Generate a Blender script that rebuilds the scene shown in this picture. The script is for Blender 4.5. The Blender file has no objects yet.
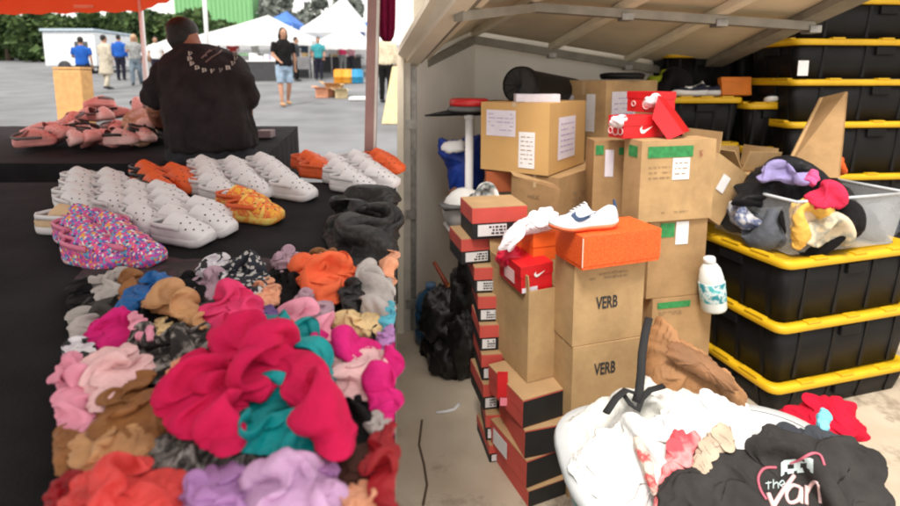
import bpy, bmesh, math, random
from mathutils import Vector, Matrix, Euler, noise
R = math.radians
rnd = random.Random(7)
SC = bpy.context.scene
COL = SC.collection

# ---------------------------------------------------------------- camera, sky, sun, exposure
EYE = 1.42
F_PX, PPX, PPY, PITCH = 520.0, 450.0, 153.0, R(8)
cam_data = bpy.data.cameras.new('camera')
cam = bpy.data.objects.new('camera', cam_data); COL.objects.link(cam)
cam.location = (0, 0, EYE); cam.rotation_euler = (R(90) - PITCH, 0, 0)
cam_data.sensor_width = 36.0; cam_data.lens = 36.0 * F_PX / 900.0
cam_data.shift_y = -(253.0 - PPY) / 900.0
cam_data.clip_start = 0.05; cam_data.clip_end = 600
cam_data.dof.use_dof = True; cam_data.dof.focus_distance = 1.85; cam_data.dof.aperture_fstop = 2.4
SC.camera = cam

SUN_EL, SUN_AZ = R(58), R(200)       # azimuth clockwise from +Y: behind the camera, a little left
world = bpy.data.worlds.new('World'); SC.world = world; world.use_nodes = True
wn = world.node_tree; wn.nodes.clear()
wo = wn.nodes.new('ShaderNodeOutputWorld'); wb = wn.nodes.new('ShaderNodeBackground')
sky = wn.nodes.new('ShaderNodeTexSky'); sky.sky_type = 'NISHITA'; sky.sun_disc = False
sky.sun_elevation = SUN_EL; sky.sun_rotation = SUN_AZ
sky.air_density = 1.0; sky.dust_density = 6.0; sky.ozone_density = 1.0
wm = wn.nodes.new('ShaderNodeMixRGB'); wm.inputs[0].default_value = 0.72
wm.inputs[2].default_value = (9.1, 8.7, 8.0, 1)      # even overcast cloud
wn.links.new(sky.outputs[0], wm.inputs[1]); wn.links.new(wm.outputs[0], wb.inputs[0])
wb.inputs[1].default_value = 0.115
wn.links.new(wb.outputs[0], wo.inputs[0])
sd = bpy.data.lights.new('sun', 'SUN'); sd.energy = 1.5; sd.angle = R(14); sd.color = (1, .95, .87)
sun = bpy.data.objects.new('sun', sd); COL.objects.link(sun)
sdir = Vector((math.sin(SUN_AZ) * math.cos(SUN_EL), math.cos(SUN_AZ) * math.cos(SUN_EL), math.sin(SUN_EL)))
sun.rotation_euler = sdir.to_track_quat('Z', 'Y').to_euler(); sun.location = (0, 0, 20)
SC.view_settings.view_transform = 'Standard'; SC.view_settings.look = 'None'
SC.view_settings.exposure = 1.0; SC.view_settings.gamma = 1.0
SC.render.engine = 'CYCLES'
SC.cycles.use_denoising = True
SC.cycles.max_bounces = 8; SC.cycles.transparent_max_bounces = 12
SC.cycles.filter_width = 2.0

# ---------------------------------------------------------------- measuring helpers
CAM = Vector((0, 0, EYE))
FW = Vector((0, math.cos(PITCH), -math.sin(PITCH))); UP = Vector((0, math.sin(PITCH), math.cos(PITCH)))
def ray(px, py):
    return FW + Vector((1, 0, 0)) * ((px - PPX) / F_PX) + UP * ((PPY - py) / F_PX)
def P(px, py, Y):
    d = ray(px, py); return CAM + d * (Y / d.y)
def on_plane(px, py, o, n):
    d = ray(px, py); return CAM + d * ((o - CAM).dot(n) / d.dot(n))
def slide(p, d, px):
    """length along d from p until picture column px"""
    k = (px - PPX) / F_PX
    a = p - CAM
    den = d.x - k * d.dot(FW)
    return (k * a.dot(FW) - a.x) / den
SLOPE = 0.07
TN = Vector((0, -SLOPE, 1)).normalized()
TTOP = 0.76
def lot_z(y): return 0.01 + SLOPE * y
def table_pt(px, py, h=0.0):
    return on_plane(px, py, Vector((0, 0, TTOP)) + TN * h, TN)
TILT = Matrix.Rotation(math.atan(SLOPE), 4, 'X')
FLOOR = -0.35

# ---------------------------------------------------------------- materials
MATS = {}
def mat(name, col, rough=.7, metal=0.0, var=.12, scale=9.0, bump=0.0, bscale=60.0, spec=.4, sheen=0.0, col2=None, coat=0.0):
    if name in MATS: return MATS[name]
    m = bpy.data.materials.new(name); m.use_nodes = True; MATS[name] = m
    nt = m.node_tree; b = nt.nodes['Principled BSDF']
    b.inputs['Roughness'].default_value = rough; b.inputs['Metallic'].default_value = metal
    b.inputs['Specular IOR Level'].default_value = spec
    b.inputs['Sheen Weight'].default_value = sheen; b.inputs['Coat Weight'].default_value = coat
    tc = nt.nodes.new('ShaderNodeTexCoord')
    nz = nt.nodes.new('ShaderNodeTexNoise'); nz.inputs['Scale'].default_value = scale; nz.inputs['Detail'].default_value = 6
    nt.links.new(tc.outputs['Object'], nz.inputs['Vector'])
    rp = nt.nodes.new('ShaderNodeValToRGB')
    c2 = col2 or tuple(min(1, c * (1 + var)) for c in col)
    c1 = col if col2 else tuple(c * (1 - var) for c in col)
    rp.color_ramp.elements[0].position = .35; rp.color_ramp.elements[1].position = .68
    rp.color_ramp.elements[0].color = (*c1, 1); rp.color_ramp.elements[1].color = (*c2, 1)
    nt.links.new(nz.outputs['Fac'], rp.inputs['Fac']); nt.links.new(rp.outputs['Color'], b.inputs['Base Color'])
    if bump > 0:
        n2 = nt.nodes.new('ShaderNodeTexNoise'); n2.inputs['Scale'].default_value = bscale; n2.inputs['Detail'].default_value = 5
        nt.links.new(tc.outputs['Object'], n2.inputs['Vector'])
        bp = nt.nodes.new('ShaderNodeBump'); bp.inputs['Strength'].default_value = bump; bp.inputs['Distance'].default_value = .01
        nt.links.new(n2.outputs['Fac'], bp.inputs['Height']); nt.links.new(bp.outputs['Normal'], b.inputs['Normal'])
    return m
def pattern(name, cols, scale, kind='voronoi', rough=.85, distort=0.0):
    """printed fabric / tie-dye: cells or streaks of several colours"""
    if name in MATS: return MATS[name]
    m = bpy.data.materials.new(name); m.use_nodes = True; MATS[name] = m
    nt = m.node_tree; b = nt.nodes['Principled BSDF']; b.inputs['Roughness'].default_value = rough
    tc = nt.nodes.new('ShaderNodeTexCoord')
    if kind == 'voronoi':
        t = nt.nodes.new('ShaderNodeTexVoronoi'); t.inputs['Scale'].default_value = scale
        nt.links.new(tc.outputs['Object'], t.inputs['Vector'])
        s = nt.nodes.new('ShaderNodeSeparateColor'); nt.links.new(t.outputs['Color'], s.inputs[0]); out = s.outputs[0]
    else:
        t = nt.nodes.new('ShaderNodeTexNoise'); t.inputs['Scale'].default_value = scale; t.inputs['Detail'].default_value = 4
        t.inputs['Distortion'].default_value = distort
        nt.links.new(tc.outputs['Object'], t.inputs['Vector'])
        mr = nt.nodes.new('ShaderNodeMapRange'); mr.inputs[1].default_value = .3; mr.inputs[2].default_value = .7
        nt.links.new(t.outputs['Fac'], mr.inputs[0]); out = mr.outputs[0]
    rp = nt.nodes.new('ShaderNodeValToRGB'); cr = rp.color_ramp
    cr.interpolation = 'CONSTANT' if kind == 'voronoi' else 'LINEAR'
    while len(cr.elements) < len(cols): cr.elements.new(.5)
    for i, c in enumerate(cols):
        cr.elements[i].position = i / len(cols); cr.elements[i].color = (*c, 1)
    nt.links.new(out, rp.inputs[0]); nt.links.new(rp.outputs[0], b.inputs['Base Color'])
    return m
def fabric(name, col, rough=.9, var=.16, sheen=.02): return mat(name, col, rough, var=var, scale=14, bump=.8, bscale=34, spec=.12, sheen=sheen)

CARD = mat('cardboard', (.50, .33, .165), .85, var=.07, scale=5, bump=.12, bscale=35, spec=.2)
CARD2 = mat('cardboard_darker', (.40, .25, .12), .85, var=.09, scale=5, bump=.12, bscale=35, spec=.2)
CARDIN = mat('cardboard_inside', (.42, .27, .13), .9, var=.08, scale=8)
for m_ in (CARD, CARD2):
    nt = m_.node_tree; b = nt.nodes['Principled BSDF']; tc = [n for n in nt.nodes if n.type == 'TEX_COORD'][0]
    lk = [l for l in nt.links if l.to_socket == b.inputs['Base Color']][0].from_socket
    nz = nt.nodes.new('ShaderNodeTexNoise'); nz.inputs['Scale'].default_value = 3.2; nz.inputs['Detail'].default_value = 9; nz.inputs['Roughness'].default_value = .75
    oi = nt.nodes.new('ShaderNodeObjectInfo'); ad = nt.nodes.new('ShaderNodeVectorMath'); ad.operation = 'ADD'
    nt.links.new(tc.outputs['Object'], ad.inputs[0]); nt.links.new(oi.outputs['Location'], ad.inputs[1]); nt.links.new(ad.outputs[0], nz.inputs['Vector'])
    rp = nt.nodes.new('ShaderNodeValToRGB'); rp.color_ramp.elements[0].position = .38; rp.color_ramp.elements[1].position = .72
    rp.color_ramp.elements[0].color = (1.05, 1.05, 1.05, 1); rp.color_ramp.elements[1].color = (.70, .68, .66, 1)
    nt.links.new(nz.outputs['Fac'], rp.inputs[0]); ml = nt.nodes.new('ShaderNodeMixRGB'); ml.blend_type = 'MULTIPLY'; ml.inputs[0].default_value = 1
    nt.links.new(lk, ml.inputs[1]); nt.links.new(rp.outputs[0], ml.inputs[2]); nt.links.new(ml.outputs[0], b.inputs['Base Color'])
PAPER = mat('label_paper', (.78, .77, .78), .7, var=.04, scale=30)
PAPER_L = mat('label_paper_lilac', (.70, .66, .74), .7, var=.05, scale=30)
INK = mat('black_ink', (.03, .03, .035), .7)
INKV = mat('violet_ink', (.36, .28, .50), .8)
INKG = mat('grey_ink', (.30, .20, .11), .8)
GREEN = mat('green_tape', (.03, .24, .07), .5, var=.25, scale=40)
TAPE = mat('packing_tape', (.52, .38, .22), .25, var=.05, coat=.3)
BLACKP = mat('black_plastic', (.007, .007, .008), .5, var=.3, scale=4, bump=.05, spec=.18)
YELLOW = mat('yellow_plastic', (.72, .43, .012), .45, var=.1, scale=6)
WALLW = mat('wall_paint', (.88, .85, .79), .9, var=.06, scale=2.2, bump=.06, bscale=90)
STEEL = mat('galvanised_steel', (.30, .29, .27), .5, metal=.6, var=.25, scale=18)
CREAM = mat('cream_door_skin', (.80, .74, .60), .6, var=.08, scale=3)
CREAMD = mat('door_insulation', (.74, .64, .46), .75, var=.12, scale=2.5)
CEIL = mat('ceiling_board', (.66, .62, .54), .9)
REDBOX = mat('salmon_red_card', (.60, .09, .07), .6, var=.08, scale=10)
BLKCARD = mat('black_card', (.016, .016, .017), .6, var=.2)
NRED = mat('bright_red_card', (.62, .012, .018), .4, var=.12, scale=12)
ORANGEC = mat('speckled_orange_card', (.72, .07, .008), .55, scale=160, col2=(.90, .16, .03))
ORANGE = mat('plain_orange_card', (.80, .13, .02), .5, var=.08)
WHITE = mat('white', (.80, .80, .80), .6, var=.03)
SKIN = mat('skin', (.42, .22, .14), .55, var=.1)
SKIND = mat('skin_tanned', (.33, .13, .08), .55, var=.1)
HAIR = mat('dark_hair', (.012, .008, .007), .6, var=.4, scale=60, bump=.5, bscale=120)
CLOTHBLK = mat('black_table_cloth', (.016, .014, .016), .9, var=.3, scale=6, bump=.25, bscale=140, spec=.15)

# ---------------------------------------------------------------- mesh helpers
def obj(name, verts, faces, m, parent=None, smooth=False, mats=None, fmat=None):
    me = bpy.data.meshes.new(name); me.from_pydata([tuple(v) for v in verts], [], faces); me.update()
    for x in (mats or [m]): me.materials.append(x)
    if fmat: me.polygons.foreach_set('material_index', fmat)
    if smooth: me.polygons.foreach_set('use_smooth', [True] * len(me.polygons))
    o = bpy.data.objects.new(name, me); COL.objects.link(o)
    if parent is not None: o.parent = parent
    return o
def tag(o, label=None, cat=None, group=None, kind=None):
    if label: o['label'] = label
    if cat: o['category'] = cat
    if group: o['group'] = group
    if kind: o['kind'] = kind
    return o
def thing(name, label, cat, loc=(0, 0, 0), rot=(0, 0, 0), group=None):
    o = bpy.data.objects.new(name, None); COL.objects.link(o); o.empty_display_size = .1
    o.location = loc
    if isinstance(rot, Matrix): o.rotation_euler = rot.to_euler()
    else: o.rotation_euler = rot
    return tag(o, label, cat, group)
def copy_tree(o, parent=None):
    c = o.copy(); COL.objects.link(c); c.parent = parent
    for ch in list(o.children): copy_tree(ch, c)
    return c
class MB:
    def __init__(s): s.v = []; s.f = []; s.m = []
    def add(s, vs, fs, mi=0):
        b = len(s.v); s.v += [Vector(v) for v in vs]; s.f += [[i + b for i in f] for f in fs]; s.m += [mi] * len(fs); return s
    def box(s, a, b, mi=0, bev=0.0):
        x0, y0, z0 = a; x1, y1, z1 = b
        if bev <= 0:
            vs = [(x0,y0,z0),(x1,y0,z0),(x1,y1,z0),(x0,y1,z0),(x0,y0,z1),(x1,y0,z1),(x1,y1,z1),(x0,y1,z1)]
            return s.add(vs, [(3,2,1,0),(4,5,6,7),(0,1,5,4),(1,2,6,5),(2,3,7,6),(3,0,4,7)], mi)
        bm = bmesh.new(); bmesh.ops.create_cube(bm, size=1)
        for v in bm.verts:
            v.co = Vector(((x0+x1)/2 + v.co.x*(x1-x0), (y0+y1)/2 + v.co.y*(y1-y0), (z0+z1)/2 + v.co.z*(z1-z0)))
        bmesh.ops.bevel(bm, geom=bm.edges[:], offset=bev, segments=2, affect='EDGES', profile=.6)
        bm.verts.index_update()
        s.add([v.co.copy() for v in bm.verts], [[v.index for v in f.verts] for f in bm.faces], mi); bm.free(); return s
    def hexa(s, q, mi=0):
        return s.add(q, [(3,2,1,0),(4,5,6,7),(0,1,5,4),(1,2,6,5),(2,3,7,6),(3,0,4,7)], mi)
    def tube(s, pts, rad, n=10, mi=0, flat=1.0, cap=True):
        pts = [Vector(p) for p in pts]; k = len(pts)
        rs = rad if isinstance(rad, (list, tuple)) else [rad] * k
        prev = None; rings = []
        for i, p in enumerate(pts):
            t = (pts[min(i+1, k-1)] - pts[max(i-1, 0)]).normalized()
            if prev is None:
                a = Vector((0, 0, 1)) if abs(t.z) < .9 else Vector((1, 0, 0)); u = t.cross(a).normalized()
            else: u = (prev - t * prev.dot(t)).normalized()
            prev = u; w = t.cross(u)
            rings.append([p + (u * math.cos(6.28318*j/n) + w * math.sin(6.28318*j/n) * flat) * rs[i] for j in range(n)])
        vs = [v for r_ in rings for v in r_]; fs = []
        for i in range(k-1):
            for j in range(n):
                fs.append((i*n+j, i*n+(j+1) % n, (i+1)*n+(j+1) % n, (i+1)*n+j))
        if cap: fs += [tuple(range(n))[::-1], tuple((k-1)*n+j for j in range(n))]
        return s.add(vs, fs, mi)
    def loft(s, rings, mi=0, cap=True, closed=True):
        n = len(rings[0]); vs = [v for r_ in rings for v in r_]; fs = []
        for i in range(len(rings)-1):
            for j in range(n if closed else n-1):
                fs.append((i*n+j, i*n+(j+1) % n, (i+1)*n+(j+1) % n, (i+1)*n+j))
        if cap and closed: fs += [tuple(range(n))[::-1], tuple((len(rings)-1)*n+j for j in range(n))]
        return s.add(vs, fs, mi)
    def lathe(s, prof, n=20, mi=0, c=(0, 0, 0)):
        c = Vector(c)
        return s.loft([[c + Vector((r_*math.cos(6.28318*j/n), r_*math.sin(6.28318*j/n), z)) for j in range(n)] for r_, z in prof], mi)
    def ell(s, c, r, n=10, mi=0):
        c = Vector(c); rings = []
        for i in range(1, n):
            a = math.pi*i/n
            rings.append([c + Vector((r[0]*math.sin(a)*math.cos(6.28318*j/12), r[1]*math.sin(a)*math.sin(6.28318*j/12), -r[2]*math.cos(a))) for j in range(12)])
        return s.loft(rings, mi)
    def xf(s, M):
        s.v = [M @ v for v in s.v]; return s
    def build(s, name, m, parent=None, smooth=False, mats=None):
        return obj(name, s.v, s.f, m, parent, smooth, mats, s.m if mats else None)
def remesh(o, voxel, smooth_it=4, disp=0.0, dscale=.1, seed=0):
    """weld the overlapping lofts of one body or garment into one continuous surface"""
    md = o.modifiers.new('r', 'REMESH'); md.mode = 'VOXEL'; md.voxel_size = voxel
    sm = o.modifiers.new('s', 'SMOOTH'); sm.iterations = smooth_it; sm.factor = .5
    dg = bpy.context.evaluated_depsgraph_get()
    me = bpy.data.meshes.new_from_object(o.evaluated_get(dg)); old = o.data; mats = list(old.materials)
    o.modifiers.clear(); o.data = me; bpy.data.meshes.remove(old)
    if not me.materials:
        for x in mats: me.materials.append(x)
    if disp:
        so = Vector((seed*3.1, seed*1.7, seed*.9))
        ns = [v.normal.copy() for v in me.vertices]
        for v, nn in zip(me.vertices, ns):
            q = Vector((v.co.x, v.co.y, v.co.z*.45)) / dscale + so
            d = noise.noise(q + Vector((1, 1, 1)) * noise.noise(q*.5)*1.5)
            v.co += nn * disp * (1 - 2.2*abs(d))
    me.polygons.foreach_set('use_smooth', [True] * len(me.polygons)); me.update()
    return o
def text_mesh(name, body, size, m, parent, M, extrude=.0006, shear=0.0, xs=1.0, bold=0.0):
    cu = bpy.data.curves.new('t', 'FONT'); cu.body = body; cu.size = size; cu.extrude = extrude; cu.shear = shear
    cu.offset = bold; cu.resolution_u = 3
    to = bpy.data.objects.new('t', cu); COL.objects.link(to)
    dg = bpy.context.evaluated_depsgraph_get()
    me = bpy.data.meshes.new_from_object(to.evaluated_get(dg)); bpy.data.objects.remove(to); bpy.data.curves.remove(cu)
    for v in me.vertices: v.co = M @ Vector((v.co.x*xs, v.co.y, v.co.z))
    me.materials.clear(); me.materials.append(m); me.name = name
    o = bpy.data.objects.new(name, me); COL.objects.link(o); o.parent = parent
    return o
ORD = ['first', 'second', 'third', 'fourth', 'fifth', 'sixth', 'seventh', 'eighth', 'ninth', 'tenth', 'eleventh', 'twelfth']

# ================================================================ THE SETTING
K397 = (397 - PPX) / F_PX
def edge_x(Y, z=0.3):      # the boundary between the lot and the garage plot runs along this line
    a = Vector((0, Y, z)) - CAM
    return K397 * a.dot(FW)
asph = mat('asphalt', (.155, .16, .17), .9, var=.22, scale=.9, bump=.2, bscale=70)
ys = [-3, 0.3, 1, 2, 3, 4, 5, 8, 14, 30, 70, 160]
vs = []; fs = []
for y in ys: vs += [(-160, y, lot_z(y)), (-8, y, lot_z(y)), (edge_x(max(y, .3), lot_z(y)) - (.03 if y < 4 else 0), y, lot_z(y))]
for i in range(len(ys)-1):
    for j in range(2): fs.append((i*3+j, i*3+j+1, i*3+3+j+1, i*3+3+j))
# the lot's kerb face down to the garage floor
n0 = len(vs)
for i, y in enumerate(ys): vs.append((vs[i*3+2][0], y, FLOOR - .3))
for i in range(len(ys)-1): fs.append((i*3+2, n0+i, n0+i+1, i*3+5))
tag(obj('parking_lot', vs, fs, asph), kind='structure')
conc = mat('concrete_floor', (.44, .36, .27), .85, scale=2.6, col2=(.58, .50, .39), bump=.12, bscale=40)
nt = conc.node_tree        # worn dark oil stains on the slab
b = nt.nodes['Principled BSDF']; link = [l for l in nt.links if l.to_socket == b.inputs['Base Color']][0]; src = link.from_socket
tcn = [n for n in nt.nodes if n.type == 'TEX_COORD'][0]
st = nt.nodes.new('ShaderNodeTexNoise'); st.inputs['Scale'].default_value = 2.1; st.inputs['Detail'].default_value = 8; st.inputs['Roughness'].default_value = .7
nt.links.new(tcn.outputs['Object'], st.inputs['Vector'])
sr = nt.nodes.new('ShaderNodeValToRGB'); sr.color_ramp.elements[0].position = .50; sr.color_ramp.elements[1].position = .64
nt.links.new(st.outputs['Fac'], sr.inputs[0])
mx = nt.nodes.new('ShaderNodeMixRGB'); mx.inputs[2].default_value = (.14, .10, .07, 1)
nt.links.new(sr.outputs[0], mx.inputs[0]); nt.links.new(src, mx.inputs[1]); nt.links.new(mx.outputs[0], b.inputs['Base Color'])
m_ = MB()
m_.add([(edge_x(.3)-.6, .1, FLOOR), (6, .1, FLOOR), (6, 6, FLOOR), (edge_x(6)-.4, 6, FLOOR)], [(0, 1, 2, 3)])
m_.add([(-2, -6, FLOOR-.004), (8, -6, FLOOR-.004), (8, .12, FLOOR-.004), (-2, .12, FLOOR-.004)], [(0, 1, 2, 3)])
gf = m_.build('garage_floor', conc); tag(gf, kind='structure')
cr_pts = [P(421, 505, 2.25), P(423, 480, 2.35), P(419, 460, 2.45), P(420, 440, 2.55)]
cr_pts = [Vector((p.x, p.y, FLOOR+.001)) for p in [on_plane(423, 506, Vector((0, 0, FLOOR)), Vector((0, 0, 1))), on_plane(427, 485, Vector((0, 0, FLOOR)), Vector((0, 0, 1))), on_plane(424, 465, Vector((0, 0, FLOOR)), Vector((0, 0, 1))), on_plane(419, 445, Vector((0, 0, FLOOR)), Vector((0, 0, 1))), on_plane(422, 420, Vector((0, 0, FLOOR)), Vector((0, 0, 1)))]]
MB().tube(cr_pts, .006, 6, flat=.25).build('expansion_joint', mat('joint_dirt', (.10, .07, .045), .95), gf)

# ---- garage shell: side wall, back wall, far side wall, ceiling
J0 = P(412, 200, 3.5); jx = J0.x
wallz1 = EYE + 1.3
def wall(name, p, q, th, z0, z1, m, label):
    p = Vector((p[0], p[1], 0)); q = Vector((q[0], q[1], 0)); d = (q-p).normalized(); n = Vector((-d.y, d.x, 0)) * th
    mb = MB().hexa([(p.x, p.y, z0), (q.x, q.y, z0), (q.x+n.x, q.y+n.y, z0), (p.x+n.x, p.y+n.y, z0), (p.x, p.y, z1), (q.x, q.y, z1), (q.x+n.x, q.y+n.y, z1), (p.x+n.x, p.y+n.y, z1)])
    o = mb.build(name, m); tag(o, label, 'wall'); return o
CN = P(475, 60, 4.45)
w1 = wall('side_wall', (jx+.02, 3.56), (CN.x, CN.y), .1, FLOOR, EYE+1.0, WALLW, 'white painted side wall of the garage beside the door track')
w2 = wall('back_wall', (CN.x, CN.y), (5.2, 4.75), .12, FLOOR, EYE+1.0, WALLW, 'white painted back wall of the garage behind the cardboard boxes')
wall('far_side_wall', (5.2, 4.85), (5.0, .9), .12, FLOOR, EYE+1.0, WALLW, 'garage wall at the far right behind the black totes')
ceil = MB().hexa([(jx-.05, 3.0, EYE+.96), (5.3, 3.0, EYE+.96), (5.3, 4.9, EYE+.96), (CN.x-.1, 4.9, EYE+.96), (jx-.05, 3.0, EYE+1.06), (5.3, 3.0, EYE+1.06), (5.3, 4.9, EYE+1.06), (CN.x-.1, 4.9, EYE+1.06)])
tag(ceil.build('garage_ceiling', CEIL), kind='structure')
# ---- door jamb and track
jr = thing('door_frame', 'pale timber door jamb with steel door track at the garage edge', 'door frame', (0, 0, 0))
JY = 3.45
def colq(px0, px1, py0, py1, Y, th, m, name, par):
    a, b, c, d = P(px0, py1, Y), P(px1, py1, Y), P(px1, py0, Y), P(px0, py0, Y)
    o = Vector((0, th, 0))
    return MB().hexa([a, b, b+o, a+o, d, c, c+o, d+o]).build(name, m, par)
z0p = 372
colq(397.2, 403.5, 48, z0p, JY, .16, CREAM, 'jamb_board', jr)
colq(403.9, 410.5, 56, z0p, JY+.03, .10, mat('grey_trim', (.46, .43, .38), .8), 'jamb_trim', jr)
colq(410.8, 416, 66, z0p, JY+.05, .05, STEEL, 'door_track', jr)
colq(397.4, 410, 345, z0p+4, JY-.012, .05, mat('grey_block', (.45, .44, .42), .9), 'base_block', jr)
for py in (120, 210, 300):
    colq(406, 416.5, py, py+9, JY+.02, .02, STEEL, 'track_bracket', jr)

# ---- tilted open garage door overhead
gd = thing('garage_door', 'cream panelled garage door tilted open overhead with steel struts', 'garage door')
L1, K1, R1 = P(410, 67, 3.62), P(473, 37, 4.25), P(700, 74, 4.5)
L2, K2, R2 = P(466, 2, 2.6), P(538, 0, 3.1), P(823, 17, 3.1)
def ext(a, b, t): return a + (b-a)*t
L3, K3, R3 = ext(L1, L2, 1.25), ext(K1, K2, 1.3), ext(R1, R2, 1.3)
th = Vector((0, 0, .035))
def slab(name, a, b, c, d, m, t=th): # four lower corners a,b,c,d
    return MB().hexa([a, b, c, d, a+t, b+t, c+t, d+t]).build(name, m, gd)
def lerp2(a, b, c, d, u, v): return ext(ext(a, b, u), ext(d, c, u), v)
# panels between the stiles, every piece a real board set above the stiles
US = [0, .333, .667, 1.0]
for i in range(3):
    for j, (v0, v1) in enumerate(((0.0, .72), (.72, 1.0))):
        a = lerp2(K1, R1, R3, K3, US[i], v0); b_ = lerp2(K1, R1, R3, K3, US[i+1], v0); c = lerp2(K1, R1, R3, K3, US[i+1], v1); d = lerp2(K1, R1, R3, K3, US[i], v1)
        lift = Vector((0, 0, .05))
        slab('door_panel', a+lift, b_+lift, c+lift, d+lift, CREAMD)
a, b_, c, d = L1, K1, K3, L3
slab('door_panel', a+Vector((0,0,.05)), b_+Vector((0,0,.05)), c+Vector((0,0,.05)), d+Vector((0,0,.05)), CREAMD)
def beam(name, a, b, w, h, m, drop=0.0):
    d = (b-a).normalized(); s = d.cross(Vector((0, 0, 1))).normalized()*w/2; u = Vector((0, 0, h)); o = Vector((0, 0, -drop))
    return MB().hexa([a-s+o, a+s+o, b+s+o, b-s+o, a-s+u+o, a+s+u+o, b+s+u+o, b-s+u+o]).build(name, m, gd)
STRUT = mat('painted_strut', (.27, .25, .21), .6, metal=.2, var=.15)
STILE = mat('cream_stile', (.82, .75, .58), .6, var=.06)
for u in (.333, .667):
    beam('stile', lerp2(K1, R1, R3, K3, u, 0), lerp2(K1, R1, R3, K3, u, 1), .07, .046, STILE)
beam('stile', ext(R1, K1, .012), ext(R3, K3, .012), .14, .047, STRUT, .004)
beam('stile', K1, K3, .05, .044, STILE)
beam('edge_rail', ext(L1, K1, -.02), ext(L3, K3, -.02), .10, .05, CREAM, .005)
beam('edge_rail', ext(L1, K1, .2), ext(L3, K3, .2), .05, .046, STILE, .002)
beam('edge_angle', ext(L1, K1, .1), ext(L3, K3, .1), .035, .05, STRUT, .012)
for v, h in ((0.0, .06), (.72, .05)):
    p, q, r_ = ext(L1, L3, v), ext(K1, K3, v), ext(R1, R3, v)
    beam('strut', q, r_, .07, h, STRUT, .05); beam('strut', p, q, .065, h, STRUT, .052)
for u in (.333, .667, 1.0):
    for v in (0, .72):
        c = lerp2(K1, R1, R3, K3, u, v)
        MB().box(c+Vector((-.035, -.045, -.065)), c+Vector((.035, .045, -.02)), bev=.006).build('hinge', STEEL, gd)
# eave board left of the door edge
slab('eave_board', P(398, 54, 3.4), L1+Vector((-.01, -.05, .01)), L3+Vector((-.03, -.05, .01)), ext(P(398, 54, 3.4), P(430, 0, 2.7), 1.6), CREAM, Vector((0, 0, .04)))

# ================================================================ MARKET STALL TABLES
def table(name, label, far_l, far_r, near_r, near_l, drop, ztop_off=0.0):
    """cloth-covered trestle table; corners are points on the table-top plane"""
    root = thing(name, label, 'table')
    n = TN
    pts = [near_l, near_r, far_r, far_l]
    mb = MB().hexa([p - n*.03 for p in pts] + [p - n*.004 for p in pts]); mb.build('table_top', mat('table_board', (.4, .36, .3), .7), root)
    c = sum(pts, Vector())/4
    for p in pts:
        q = ext(p, c, .12)
        MB().tube([q - n*.03, Vector((q.x, q.y, lot_z(q.y)))], .016, 8).build('leg', STEEL, root)
    # draped cloth: a fine top sheet and wavy skirts
    mb = MB(); N = 26
    g = [[lerp2(pts[0], pts[1], pts[2], pts[3], i/N, j/N) for i in range(N+1)] for j in range(N+1)]
    vs = []; fs = []
    for j in range(N+1):
        for i in range(N+1):
            p = g[j][i]; vs.append(p + n*(.003 + .004*noise.noise(Vector((p.x*7, p.y*7, 3)))))
    for j in range(N):
        for i in range(N):
            a = j*(N+1)+i; fs.append((a, a+1, a+N+2, a+N+1))
    mb.add(vs, fs)
    for a, b in ((0, 1), (1, 2), (2, 3), (3, 0)):
        p, q = pts[a], pts[b]; d = (q-p); L = d.length; d.normalize(); out = d.cross(n).normalized()
        M = max(12, int(L/.04)); rows = 7; vs = []; fs = []
        edge_on = (a == 1 and name == 'stall_table')
        for r_ in range(rows+1):
            t = r_/rows
            for i in range(M+1):
                s = i/M; bb = p + d*(L*s)
                wv = math.sin(s*L*38 + 2*noise.noise(Vector((s*6, a, 1))))*.02*t + .01*t
                if edge_on: wv = -.01 - .012*t
                vs.append(bb + out*(wv+.002) + n*.003 - Vector((0, 0, 1))*drop*t)
        for r_ in range(rows):
            for i in range(M):
                k = r_*(M+1)+i; fs.append((k, k+1, k+M+2, k+M+1))
        mb.add(vs, fs)
    o = mb.build('table_cloth', CLOTHBLK, root, True)
    return root
nr = table_pt(397, 640); nr.x -= .002
fr = table_pt(396, 183)
fl = table_pt(-110, 183); nl = Vector((-1.5, nr.y, nr.z))
fl.x = -2.9
table('stall_table', 'long table under a black cloth heaped with clothes and foam clogs', fl, fr, nr, nl, .62)
t2h = .0
a, b_ = table_pt(272, 160), table_pt(288, 139.5)
b_ = Vector((table_pt(288, 139.5).x, 4.15, 0)); b_.z = TTOP+SLOPE*4.15
a = table_pt(293, 164); a.z = TTOP + SLOPE*a.y
table('back_table', 'black cloth covered table behind the man, piled with pink clogs', Vector((-3.9, b_.y, b_.z)), Vector((-1.22, b_.y, b_.z)), Vector((-1.06, a.y, a.z)), Vector((-3.9, a.y, a.z)), .6)

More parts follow.
